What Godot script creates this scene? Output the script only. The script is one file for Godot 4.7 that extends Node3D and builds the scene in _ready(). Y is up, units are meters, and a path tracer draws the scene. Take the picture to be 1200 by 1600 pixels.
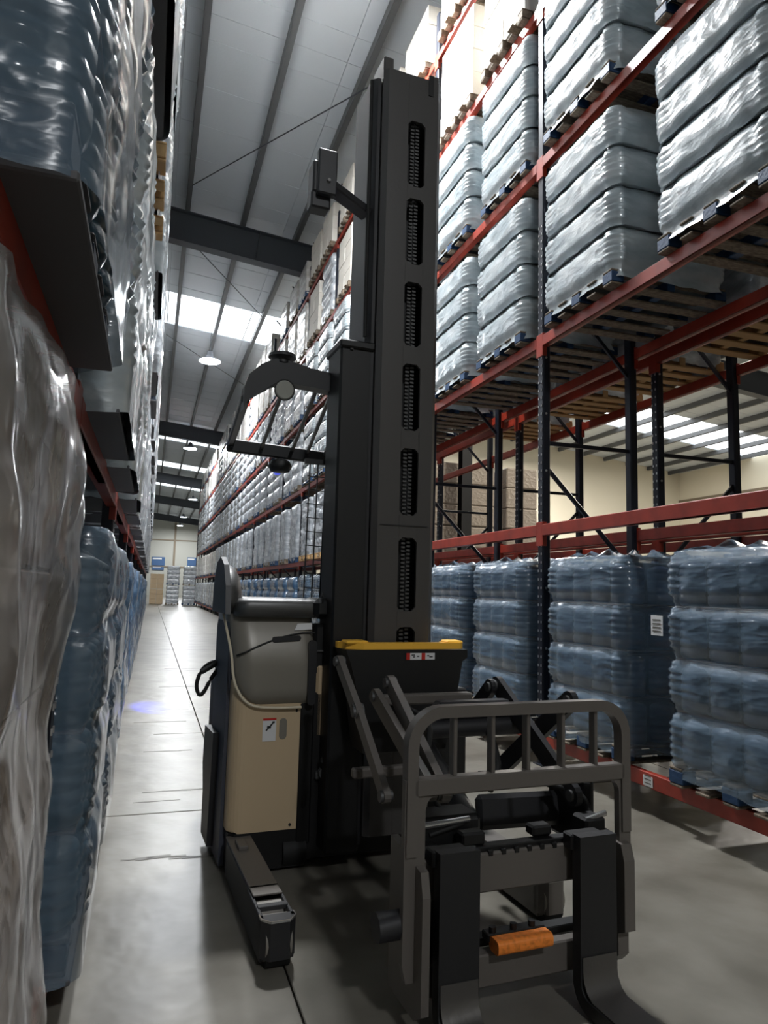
extends Node3D

# ---------------------------------------------------------------- geometry
class Geo:
	var st := SurfaceTool.new()
	func _init():
		st.begin(Mesh.PRIMITIVE_TRIANGLES)
		st.set_smooth_group(-1)
	func tri(a: Vector3, b: Vector3, c: Vector3):
		st.add_vertex(a); st.add_vertex(b); st.add_vertex(c)
	func quad(a: Vector3, b: Vector3, c: Vector3, d: Vector3):
		tri(a, b, c); tri(a, c, d)
	# chamfered box: centre, size, chamfer, basis
	func box(c: Vector3, s: Vector3, ch := 0.0, bs := Basis()):
		st.set_smooth_group(-1)
		var h := s * 0.5
		ch = minf(ch, minf(h.x, minf(h.y, h.z)) * 0.95)
		if ch <= 0.0:
			var p := []
			for i in 8:
				p.append(c + bs * Vector3(h.x if i & 1 else -h.x, h.y if i & 2 else -h.y, h.z if i & 4 else -h.z))
			for f in [[0, 2, 3, 1], [4, 5, 7, 6], [0, 1, 5, 4], [2, 6, 7, 3], [0, 4, 6, 2], [1, 3, 7, 5]]:
				quad(p[f[0]], p[f[3]], p[f[2]], p[f[1]])
			return
		# three verts for each corner
		var v := {}
		for i in 8:
			var sg := Vector3(1 if i & 1 else -1, 1 if i & 2 else -1, 1 if i & 4 else -1)
			for a in 3:
				var q := Vector3(h.x - ch, h.y - ch, h.z - ch)
				q[a] = h[a]
				v[i * 3 + a] = c + bs * (q * sg)
		var faces := [[0, [0, 2, 6, 4]], [0, [1, 5, 7, 3]], [1, [0, 4, 5, 1]], [1, [2, 3, 7, 6]], [2, [0, 1, 3, 2]], [2, [4, 6, 7, 5]]]
		for f in faces:
			var k: Array = f[1]
			quad(v[k[0] * 3 + f[0]], v[k[1] * 3 + f[0]], v[k[2] * 3 + f[0]], v[k[3] * 3 + f[0]])
		for a in 3:
			var b := (a + 1) % 3
			var e := (a + 2) % 3
			for i in 8:
				if i & (1 << e):
					continue
				var j := i | (1 << e)
				var flip := ((i >> a) & 1) != ((i >> b) & 1)
				if flip:
					quad(v[i * 3 + a], v[j * 3 + a], v[j * 3 + b], v[i * 3 + b])
				else:
					quad(v[i * 3 + b], v[j * 3 + b], v[j * 3 + a], v[i * 3 + a])
		for i in 8:
			if (i & 1) ^ ((i >> 1) & 1) ^ ((i >> 2) & 1):
				tri(v[i * 3], v[i * 3 + 1], v[i * 3 + 2])
			else:
				tri(v[i * 3], v[i * 3 + 2], v[i * 3 + 1])
	# beam of rectangular section from a to b, w across, t along "up hint"
	func bar(a: Vector3, b: Vector3, w: float, t: float, hint := Vector3.UP, ch := 0.0):
		var y := (b - a)
		var l := y.length()
		y /= l
		if absf(y.dot(hint)) > 0.98:
			hint = Vector3.RIGHT
		var x := y.cross(hint).normalized()
		var z := x.cross(y).normalized()
		box((a + b) * 0.5, Vector3(w, l, t), ch, Basis(x, y, z))
	func cyl(a: Vector3, b: Vector3, r0: float, r1: float = -1.0, n := 16, caps := true):
		if r1 < 0.0:
			r1 = r0
		var d := (b - a).normalized()
		var hint := Vector3.UP if absf(d.y) < 0.9 else Vector3.RIGHT
		var x := d.cross(hint).normalized()
		var z := x.cross(d)
		for i in n:
			var t0 := TAU * i / n
			var t1 := TAU * (i + 1) / n
			var u0 := x * cos(t0) + z * sin(t0)
			var u1 := x * cos(t1) + z * sin(t1)
			st.set_smooth_group(1)
			quad(a + u0 * r0, b + u0 * r1, b + u1 * r1, a + u1 * r0)
			if caps:
				st.set_smooth_group(-1)
				tri(a, a + u0 * r0, a + u1 * r0)
				tri(b, b + u1 * r1, b + u0 * r1)
		st.set_smooth_group(-1)
	func tube(knots: Array, r: float, n := 8):
		var pts := []
		for i in knots.size() - 1:
			var a: Vector3 = knots[maxi(i - 1, 0)]
			var b: Vector3 = knots[i]
			var c: Vector3 = knots[i + 1]
			var d: Vector3 = knots[mini(i + 2, knots.size() - 1)]
			for k in 4:
				pts.append(b.cubic_interpolate(c, a, d, k / 4.0))
		pts.append(knots[-1])
		var rings := []
		for i in pts.size():
			var d: Vector3 = (pts[mini(i + 1, pts.size() - 1)] - pts[maxi(i - 1, 0)]).normalized()
			var hint := Vector3.UP if absf(d.y) < 0.9 else Vector3(0.3, 0, 1).normalized()
			var x := d.cross(hint).normalized()
			var z := x.cross(d)
			var ring := []
			for k in n:
				var t := TAU * k / n
				ring.append(pts[i] + (x * cos(t) + z * sin(t)) * r)
			rings.append(ring)
		loft(rings, true, 2)
		st.set_smooth_group(-1)
		for k in n:
			tri(pts[0], rings[0][k], rings[0][(k + 1) % n])
			tri(pts[-1], rings[-1][(k + 1) % n], rings[-1][k])
	func loft(rings: Array, closed := true, group := 1):
		st.set_smooth_group(group)
		for i in rings.size() - 1:
			var p: Array = rings[i]
			var q: Array = rings[i + 1]
			var n := p.size()
			for k in (n if closed else n - 1):
				var m := (k + 1) % n
				quad(p[k], q[k], q[m], p[m])
		st.set_smooth_group(-1)
	func lathe(prof: Array, c: Vector3, n := 16):   # prof: Vector2(r, y)
		var rings := []
		for p in prof:
			var ring := []
			for k in n:
				var t := -TAU * k / n
				ring.append(c + Vector3(p.x * cos(t), p.y, p.x * sin(t)))
			rings.append(ring)
		loft(rings, true, 1)
	# extrude a 2D outline: xf maps (x, y, 0) ; thick along +z of xf, centred
	func prism(poly: Array, thick: float, xf: Transform3D):
		st.set_smooth_group(-1)
		var pp := PackedVector2Array(poly)
		if Geometry2D.is_polygon_clockwise(pp):
			pp.reverse()
		var idx := Geometry2D.triangulate_polygon(pp)
		var h := thick * 0.5
		for i in range(0, idx.size(), 3):
			var a := pp[idx[i]]
			var b := pp[idx[i + 1]]
			var c := pp[idx[i + 2]]
			tri(xf * Vector3(a.x, a.y, h), xf * Vector3(c.x, c.y, h), xf * Vector3(b.x, b.y, h))
			tri(xf * Vector3(a.x, a.y, -h), xf * Vector3(b.x, b.y, -h), xf * Vector3(c.x, c.y, -h))
		var n := pp.size()
		for i in n:
			var a := pp[i]
			var b := pp[(i + 1) % n]
			quad(xf * Vector3(a.x, a.y, -h), xf * Vector3(a.x, a.y, h), xf * Vector3(b.x, b.y, h), xf * Vector3(b.x, b.y, -h))
	# rectangular section swept along a path in the plane spanned by (u, v); w is the width along the normal
	func ribbon(path: Array, thick: float, wid: float, xf: Transform3D):
		st.set_smooth_group(-1)
		var l := []
		var r := []
		for i in path.size():
			var d: Vector2 = (path[mini(i + 1, path.size() - 1)] - path[maxi(i - 1, 0)]).normalized()
			var nn := Vector2(-d.y, d.x) * thick * 0.5
			l.append(path[i] + nn)
			r.append(path[i] - nn)
		var poly := l.duplicate()
		var rr := r.duplicate()
		rr.reverse()
		var h := wid * 0.5
		for i in path.size() - 1:
			var A := [l[i], l[i + 1], r[i + 1], r[i]]
			for s in [1, -1]:
				quad(xf * Vector3(A[0].x, A[0].y, h * s), xf * Vector3(A[1].x, A[1].y, h * s), xf * Vector3(A[2].x, A[2].y, h * s), xf * Vector3(A[3].x, A[3].y, h * s))
			st.set_smooth_group(3)
			quad(xf * Vector3(l[i].x, l[i].y, -h), xf * Vector3(l[i].x, l[i].y, h), xf * Vector3(l[i + 1].x, l[i + 1].y, h), xf * Vector3(l[i + 1].x, l[i + 1].y, -h))
			st.set_smooth_group(4)
			quad(xf * Vector3(r[i].x, r[i].y, h), xf * Vector3(r[i].x, r[i].y, -h), xf * Vector3(r[i + 1].x, r[i + 1].y, -h), xf * Vector3(r[i + 1].x, r[i + 1].y, h))
			st.set_smooth_group(-1)
		for e in [0, path.size() - 1]:
			quad(xf * Vector3(l[e].x, l[e].y, -h), xf * Vector3(l[e].x, l[e].y, h), xf * Vector3(r[e].x, r[e].y, h), xf * Vector3(r[e].x, r[e].y, -h))
	func done() -> ArrayMesh:
		st.generate_normals()
		st.index()
		return st.commit()

var M := {}
var names := {}

func numbered(n: String) -> String:
	var k: int = names.get(n, 0)
	names[n] = k + 1
	return n if k == 0 else "%s_%03d" % [n, k]

func part(parent: Node, called: String, mesh, mat: Material, at := Vector3.ZERO, label := "", bs := Basis()) -> MeshInstance3D:
	var o := MeshInstance3D.new()
	o.name = called
	o.mesh = mesh.done() if mesh is Geo else mesh
	o.material_override = mat
	o.transform = Transform3D(bs, at)
	if label:
		o.set_meta("label", label)
	parent.add_child(o, true)
	return o

func thing(called: String, label: String, category: String, at := Vector3.ZERO, turn := 0.0, group := "") -> Node3D:
	var o := Node3D.new()
	o.name = numbered(called)
	add_child(o)
	o.position = at
	o.rotation.y = turn
	o.set_meta("label", label)
	o.set_meta("category", category)
	if group:
		o.set_meta("group", group)
	return o

func shell_of(called: String, label := "") -> Node3D:
	var o := Node3D.new()
	o.name = called
	add_child(o)
	o.set_meta("kind", "structure")
	o.set_meta("label", label)
	return o

# ---------------------------------------------------------------- materials
func noise_tex(freq: float, seed_: int, ramp: Array, type := FastNoiseLite.TYPE_SIMPLEX_SMOOTH, octaves := 4, size := 512, ridged := false) -> NoiseTexture2D:
	var n := FastNoiseLite.new()
	n.seed = seed_
	n.frequency = freq
	n.noise_type = type
	n.fractal_octaves = octaves
	n.fractal_type = FastNoiseLite.FRACTAL_RIDGED if ridged else FastNoiseLite.FRACTAL_FBM
	var t := NoiseTexture2D.new()
	t.width = size; t.height = size
	t.seamless = true
	t.noise = n
	if ramp.size():
		var g := Gradient.new()
		g.offsets = PackedFloat32Array(ramp.map(func(r): return r[0]))
		g.colors = PackedColorArray(ramp.map(func(r): return r[1]))
		t.color_ramp = g
	return t

func normal_tex(freq: float, seed_: int, strength: float, ridged := true) -> NoiseTexture2D:
	var t := noise_tex(freq, seed_, [], FastNoiseLite.TYPE_SIMPLEX_SMOOTH, 4, 512, ridged)
	t.as_normal_map = true
	t.bump_strength = strength
	return t

func mat(key: String, c: Color, rough: float, metal := 0.0, tex: Texture2D = null, nrm: Texture2D = null, nscale := 1.0, tri := Vector3.ZERO) -> StandardMaterial3D:
	var m := StandardMaterial3D.new()
	m.resource_name = key
	m.albedo_color = c
	m.roughness = rough
	m.metallic = metal
	if tex:
		m.albedo_texture = tex
	if nrm:
		m.normal_enabled = true
		m.normal_texture = nrm
		m.normal_scale = nscale
	if tri != Vector3.ZERO:
		m.uv1_triplanar = true
		m.uv1_world_triplanar = true
		m.uv1_scale = tri
	M[key] = m
	return m

func g(v: float, b := 0.0) -> Color:
	return Color(v, v, v + b)

func materials():
	var crinkle := normal_tex(0.014, 11, 9.0)
	var fine := normal_tex(0.03, 12, 3.0, false)
	# stretch film: several tones of what lies under it
	var silver := noise_tex(0.012, 21, [[0.0, Color(0.5, 0.53, 0.56)], [0.5, Color(0.66, 0.68, 0.7)], [1.0, Color(0.86, 0.87, 0.88)]])
	var bluish := noise_tex(0.012, 22, [[0.0, Color(0.14, 0.25, 0.38)], [0.5, Color(0.26, 0.38, 0.5)], [1.0, Color(0.5, 0.58, 0.66)]])
	var cream := noise_tex(0.01, 23, [[0.0, Color(0.72, 0.7, 0.67)], [0.6, Color(0.82, 0.81, 0.79)], [1.0, Color(0.9, 0.9, 0.9)]])
	for k in [["film_silver", silver], ["film_blue", bluish], ["film_cream", cream]]:
		var f := mat(k[0], Color.WHITE, 0.34, 0.0, k[1], crinkle, 0.5, Vector3(0.45, 1.1, 0.45))
		f.clearcoat_enabled = true
		f.clearcoat = 1.0
		f.clearcoat_roughness = 0.14
	var clear := mat("film_clear", Color(0.42, 0.5, 0.57, 0.62), 0.27, 0.0, null, crinkle, 0.35, Vector3(0.25, 0.7, 0.25))
	clear.transparency = BaseMaterial3D.TRANSPARENCY_ALPHA
	clear.clearcoat_enabled = true
	clear.clearcoat = 1.0
	clear.clearcoat_roughness = 0.12
	var sm := mat("film_silver_smooth", Color.WHITE, 0.3, 0.0, noise_tex(0.012, 24, [[0.0, Color(0.55, 0.6, 0.62)], [0.5, Color(0.68, 0.715, 0.73)], [1.0, Color(0.84, 0.86, 0.86)]]), crinkle, 0.3, Vector3(0.25, 0.6, 0.25))
	sm.clearcoat_enabled = true
	sm.clearcoat = 1.0
	sm.clearcoat_roughness = 0.12
	var white := mat("film_white", Color(0.72, 0.7, 0.68, 0.5), 0.32, 0.0, null, crinkle, 0.7, Vector3(0.5, 0.25, 0.5))
	white.transparency = BaseMaterial3D.TRANSPARENCY_ALPHA
	white.clearcoat_enabled = true
	white.clearcoat = 1.0
	white.clearcoat_roughness = 0.15
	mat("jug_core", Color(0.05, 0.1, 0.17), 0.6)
	mat("jug_blue", Color(0.09, 0.23, 0.38), 0.12).clearcoat_enabled = true
	mat("jug_teal", Color(0.06, 0.27, 0.34), 0.12).clearcoat_enabled = true
	mat("jug_grey", Color(0.3, 0.39, 0.47), 0.15).clearcoat_enabled = true
	mat("pad_card", Color(0.36, 0.27, 0.23), 0.8)
	mat("carton_brown", Color(1, 1, 1), 0.85, 0.0, noise_tex(0.008, 31, [[0.0, Color(0.3, 0.23, 0.2)], [0.5, Color(0.42, 0.36, 0.32)], [1.0, Color(0.5, 0.46, 0.43)]]), null, 1.0, Vector3(0.6, 0.6, 0.6))
	mat("carton_white", Color(0.85, 0.83, 0.79), 0.7, 0.0, null, fine, 0.2, Vector3(1, 1, 1))
	mat("carton_tan", Color(0.8, 0.7, 0.57), 0.8)
	mat("pallet_blue", Color(0.08, 0.22, 0.36), 0.6, 0.0, null, fine, 0.5, Vector3(2, 2, 2))
	mat("pallet_wood", Color(1, 1, 1), 0.85, 0.0, noise_tex(0.02, 41, [[0.0, Color(0.3, 0.26, 0.21)], [0.5, Color(0.44, 0.39, 0.33)], [1.0, Color(0.55, 0.5, 0.43)]]), null, 1.0, Vector3(1.2, 1.2, 4.0))
	mat("pallet_pale", Color(0.68, 0.55, 0.38), 0.85)
	mat("rack_red", Color(0.6, 0.19, 0.115), 0.42, 0.0, noise_tex(0.01, 51, [[0.0, Color(0.8, 0.75, 0.75)], [0.5, Color(0.95, 0.95, 0.95)], [1.0, Color(1, 1, 1)]]), null, 1.0, Vector3(0.8, 0.8, 0.8))
	mat("rack_navy", Color(0.1, 0.115, 0.16), 0.38, 0.2)
	mat("bolt", g(0.75), 0.35, 0.8)
	# truck
	var grey_paint := mat("truck_grey", Color(0.38, 0.36, 0.34), 0.45, 0.05, null, fine, 0.12, Vector3(3, 3, 3))
	grey_paint.clearcoat_enabled = true
	grey_paint.clearcoat = 0.25
	grey_paint.clearcoat_roughness = 0.3
	mat("truck_dark", Color(0.15, 0.15, 0.16), 0.45, 0.1)
	mat("truck_black", Color(0.035, 0.035, 0.04), 0.5)
	mat("truck_fork", Color(0.16, 0.16, 0.165), 0.45, 0.2, null, fine, 0.15, Vector3(2, 2, 2))
	mat("fork_steel", Color(0.42, 0.41, 0.4), 0.38, 0.7, null, fine, 0.2, Vector3(2, 2, 2))
	mat("truck_cream", Color(0.78, 0.69, 0.56), 0.5)
	var mg := mat("mast_grey", Color(0.27, 0.26, 0.255), 0.36, 0.1, null, fine, 0.1, Vector3(3, 3, 3))
	mg.clearcoat_enabled = true
	mg.clearcoat = 0.3
	mat("cream_trim", Color(0.85, 0.8, 0.7), 0.45)
	mat("hood_plastic", Color(0.52, 0.5, 0.46), 0.36, 0.1)
	mat("side_slate", Color(0.24, 0.25, 0.29), 0.5)
	mat("seat_vinyl", Color(0.24, 0.24, 0.235), 0.38).clearcoat_enabled = true
	mat("yellow", Color(1.0, 0.76, 0.26), 0.45)
	mat("guard_black", Color(0.07, 0.075, 0.09), 0.5)
	mat("base_sheet", Color(0.34, 0.34, 0.35), 0.7)
	mat("pallet_slate", Color(0.16, 0.2, 0.27), 0.7)
	mat("orange", Color(0.98, 0.56, 0.22), 0.55, 0.0, noise_tex(0.02, 61, [[0.0, Color(0.8, 0.78, 0.75)], [0.6, Color.WHITE], [1.0, Color.WHITE]]), null, 1.0, Vector3(3, 3, 3))
	mat("chain", g(0.36), 0.45, 0.5)
	mat("chrome", g(0.8), 0.15, 0.9)
	mat("rubber", g(0.05), 0.7)
	mat("roller", Color(0.5, 0.48, 0.45), 0.5)
	mat("label_white", g(0.86), 0.6)
	mat("label_red", Color(0.75, 0.15, 0.1), 0.6)
	mat("label_ink", g(0.1), 0.7)
	mat("lens", Color(0.6, 0.6, 0.57), 0.2).clearcoat_enabled = true
	# building
	mat("concrete", Color(1, 1, 1), 0.34, 0.0, noise_tex(0.006, 71, [[0.0, Color(0.34, 0.325, 0.29)], [0.45, Color(0.42, 0.405, 0.37)], [1.0, Color(0.5, 0.485, 0.45)]], FastNoiseLite.TYPE_SIMPLEX_SMOOTH, 6, 1024), normal_tex(0.02, 72, 1.5, false), 0.25, Vector3(0.22, 0.22, 0.22))
	mat("joint", Color(0.2, 0.19, 0.18), 0.9)
	mat("scuff", Color(0.35, 0.335, 0.3), 0.45)
	mat("roof_sheet", Color(0.8, 0.83, 0.86), 0.5, 0.0, null, fine, 0.15, Vector3(1, 1, 1))
	mat("purlin", Color(0.36, 0.37, 0.38), 0.5)
	mat("rafter", Color(0.26, 0.28, 0.31), 0.5)
	mat("wall_cream", Color(0.9, 0.87, 0.79), 0.7)
	mat("wall_grey", Color(0.7, 0.7, 0.67), 0.7)
	mat("wall_rail", Color(0.5, 0.45, 0.38), 0.6)
	mat("sign_blue", Color(0.25, 0.38, 0.55), 0.6)
	mat("column_dark", Color(0.12, 0.12, 0.13), 0.5)

func glow(key: String, c: Color, e: float) -> StandardMaterial3D:
	var m := mat(key, Color(0.9, 0.9, 0.9), 0.5)
	m.emission_enabled = true
	m.emission = c
	m.emission_energy_multiplier = e
	return m

# ---------------------------------------------------------------- palletised goods
const RING := 88

func outline(a: float, b: float, r: float) -> Array:      # [pos, normal, cornerness] round a rounded rectangle in xz
	var out := []
	var straight := 2.0 * (2.0 * (a - r) + 2.0 * (b - r))
	var total := straight + TAU * r
	var segs := [[2 * (b - r), 0], [r * PI / 2, 1], [2 * (a - r), 2], [r * PI / 2, 3], [2 * (b - r), 4], [r * PI / 2, 5], [2 * (a - r), 6], [r * PI / 2, 7]]
	for i in RING:
		var s := total * i / RING
		var k := 0
		while k < 7 and s > segs[k][0]:
			s -= segs[k][0]
			k += 1
		var p: Vector2
		var n: Vector2
		var corner := 0.0
		var quarter := k / 2
		if k % 2 == 0:
			var l: float = segs[k][0]
			p = [Vector2(a, -(b - r) + s), Vector2((a - r) - s, b), Vector2(-a, (b - r) - s), Vector2(-(a - r) + s, -b)][quarter]
			n = [Vector2(1, 0), Vector2(0, 1), Vector2(-1, 0), Vector2(0, -1)][quarter]
			corner = clampf(1.0 - minf(s, l - s) / 0.1, 0, 1)
		else:
			var t := s / r + quarter * PI / 2
			var c: Vector2 = [Vector2(a - r, b - r), Vector2(-(a - r), b - r), Vector2(-(a - r), -(b - r)), Vector2(a - r, -(b - r))][quarter]
			n = Vector2(cos(t), sin(t))
			p = c + n * r
			corner = 1.0
		out.append([p, n, corner])
	return out

# wrapped stack: half depth a (x), half width b (z), from y0 to y1 in nl layers
func wrap_mesh(a: float, b: float, y0: float, y1: float, nl: int, seed_: int, pinch: float, rib: float, wrinkle: float, dome: float, per := 14, r := 0.09, pitch := 0.26, skirt_y := 0.05, fx := 2.2, fy := 5.0) -> ArrayMesh:
	var nz := FastNoiseLite.new()
	nz.seed = seed_
	nz.frequency = 1.0
	nz.fractal_octaves = 3
	var ol := outline(a, b, r)
	var rings := []
	var lh := (y1 - y0) / nl
	var skirt := []
	for o in ol:
		var q: Vector2 = o[0] - o[1] * 0.012
		skirt.append(Vector3(q.x, skirt_y + 0.03 * nz.get_noise_3d(q.x * 4, 9, q.y * 4), q.y))
	rings.append(skirt)
	for l in nl:
		for i in per + (1 if l == nl - 1 else 0):
			var t := float(i) / per
			var y := y0 + (l + t) * lh
			var pin := pow(absf(cos(PI * t)), 9.0) * pinch
			if l == 0 and t < 0.5 and nl > 1:
				pin *= 0.3
			var ring := []
			for o in ol:
				var p: Vector2 = o[0]
				var n: Vector2 = o[1]
				var along := p.x if absf(n.y) > 0.5 else p.y
				var off: float = -pin + rib * o[2] * sin(TAU * t * 7.0)
				off -= rib * 1.2 * (4.0 * o[2] * (1.0 - o[2]))
				off += 0.003 * cos(TAU * along / pitch) * (1.0 - o[2])
				var sag: float = 0.02 * (1.0 - o[2])
				off += wrinkle * nz.get_noise_3d(p.x * fx, y * fy, p.y * fx)
				var yy: float = y + 0.4 * wrinkle * nz.get_noise_3d(p.x * 3, y * 2 + 40, p.y * 3) - sag * pin
				var q: Vector2 = p + n * off
				ring.append(Vector3(q.x, yy, q.y))
			rings.append(ring)
	var top: Array = rings[-1]
	for s in [0.96, 0.86, 0.7, 0.5, 0.25, 0.02]:
		var ring := []
		for v in top:
			var x: float = v.x * s
			var z: float = v.z * s
			var d := maxf(0, cos(TAU * (x - 0.13) / pitch)) * maxf(0, cos(TAU * (z - 0.13) / pitch))
			ring.append(Vector3(x, y1 + dome * (0.25 + d + 0.5 * nz.get_noise_2d(x * 9, z * 9)) * minf(1.0, (1.0 - s) * 9), z))
		rings.append(ring)
	var geo := Geo.new()
	geo.loft(rings, true, 1)
	return geo.done()

var shapes := {}

func jug_mesh(h: float) -> ArrayMesh:
	var geo := Geo.new()
	var r := 0.131
	var pr := [Vector2(0.0, 0.0), Vector2(r * 0.9, 0.0), Vector2(r, 0.02)]
	for i in 4:
		var y := 0.03 + i * 0.056
		pr.append_array([Vector2(r, y), Vector2(r, y + 0.034), Vector2(r * 0.95, y + 0.04), Vector2(r * 0.95, y + 0.05)])
	pr.append_array([Vector2(r, 0.255), Vector2(r * 0.96, 0.275), Vector2(r * 0.8, h - 0.055), Vector2(0.035, h - 0.035), Vector2(0.03, h - 0.03), Vector2(0.03, h), Vector2(0.0, h)])
	geo.lathe(pr, Vector3.ZERO, 14)
	return geo.done()

func make_shapes():
	for i in 3:
		shapes["jug_wrap%d" % i] = wrap_mesh(0.592, 0.568, 0.14, 1.575, 4, 100 + i, 0.042, 0.009, 0.007, 0.06, 20, 0.13, 0.26, 0.06)
		shapes["jug_layer%d" % i] = wrap_mesh(0.592, 0.568, 0.0, 0.359, 1, 160 + i, 0.042, 0.009, 0.008, 0.0, 20, 0.13, 0.26, 0.0)
		shapes["jug_layer_low%d" % i] = wrap_mesh(0.592, 0.568, 0.0, 0.359, 1, 170 + i, 0.042, 0.009, 0.008, 0.0, 20, 0.13, 0.26, -0.08)
		shapes["jug_layer_top%d" % i] = wrap_mesh(0.592, 0.568, 0.0, 0.359, 1, 180 + i, 0.042, 0.009, 0.008, 0.06, 20, 0.13, 0.26, 0.0)
		shapes["jug_skirt%d" % i] = wrap_mesh(0.585, 0.57, 0.14, 1.6, 4, 105 + i, 0.025, 0.008, 0.018, 0.06, 16, 0.11, 0.26, -0.02, 1.4, 2.2)
		shapes["jug_far%d" % i] = wrap_mesh(0.56, 0.5, 0.14, 1.54, 4, 110 + i, 0.05, 0.0, 0.012, 0.04, 8)
		shapes["skirt_far%d" % i] = wrap_mesh(0.56, 0.55, 0.14, 1.6, 3, 115 + i, 0.015, 0.0, 0.035, 0.04, 8, 0.09, 0.26, -0.02, 2.5, 1.6)
		shapes["plain_far%d" % i] = wrap_mesh(0.55, 0.46, 0.14, 1.5, 2, 120 + i, 0.012, 0.0, 0.03, 0.03, 7)
		shapes["carton_low%d" % i] = wrap_mesh(0.55, 0.53, 0.14, 0.98, 3, 150 + i, 0.01, 0.0, 0.006, 0.0, 7, 0.03)
		shapes["carton_far%d" % i] = wrap_mesh(0.55, 0.53, 0.14, 1.42, 4, 130 + i, 0.01, 0.0, 0.008, 0.0, 7, 0.03)
	shapes["loose"] = wrap_mesh(0.57, 0.6, 0.16, 1.9, 2, 141, 0.03, 0.0, 0.06, 0.05, 26, 0.1, 0.26, 0.0, 1.1, 1.5)
	shapes["tight"] = wrap_mesh(0.55, 0.53, 0.14, 1.5, 4, 142, 0.012, 0.0, 0.03, 0.02, 14, 0.06)
	shapes["jug"] = jug_mesh(0.345)
	var geo := Geo.new()
	geo.box(Vector3.ZERO, Vector3(1.04, 0.012, 1.0), 0.003)
	shapes["pad"] = geo.done()
	geo = Geo.new()
	geo.box(Vector3.ZERO, Vector3(1.08, 0.02, 1.08), 0.004)
	shapes["base"] = geo.done()
	for s in [["board_x", Vector3(1.16, 0.02, 0.12)], ["board_z", Vector3(0.1, 0.02, 1.06)], ["block", Vector3(0.12, 0.085, 0.13)], ["carton", Vector3(0.535, 0.31, 0.5)], ["carton_s", Vector3(0.34, 0.3, 0.34)], ["core", Vector3(0.92, 0.33, 0.88)], ["face", Vector3(0.08, 0.09, 1.06)]]:
		geo = Geo.new()
		geo.box(Vector3.ZERO, s[1], 0.006)
		shapes[s[0]] = geo.done()
	geo = Geo.new()
	for k in 5:
		geo.box(Vector3(0, 0.12, -0.47 + 0.235 * k), Vector3(1.14, 0.02, 0.13))
		geo.box(Vector3(0, 0.01, -0.47 + 0.235 * k), Vector3(1.14, 0.02, 0.1))
	for i in 3:
		for k in 3:
			geo.box(Vector3(-0.51 + 0.51 * i, 0.065, -0.46 + 0.46 * k), Vector3(0.12, 0.09, 0.12))
	shapes["pallet_far"] = geo.done()

func full_pallet(t: Node3D, under: Material, blocks: Material, sx := 1.0):
	var p := part(t, "pallet", shapes["face"], blocks, Vector3(0.0, 0.065, 0.0), "pallet under the load", Basis.from_scale(Vector3(sx, 1, 1)))
	for k in 5:
		part(p, "deck_board", shapes["board_x"], under, Vector3(0, 0.055, -0.46 + 0.23 * k))
		part(p, "bottom_board", shapes["board_x"], under, Vector3(0, -0.055, -0.46 + 0.23 * k))
	for i in 2:
		for k in 3:
			part(p, "block", shapes["block"], blocks, Vector3(-0.52 + 1.04 * i, 0, -0.46 + 0.46 * k))

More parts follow.
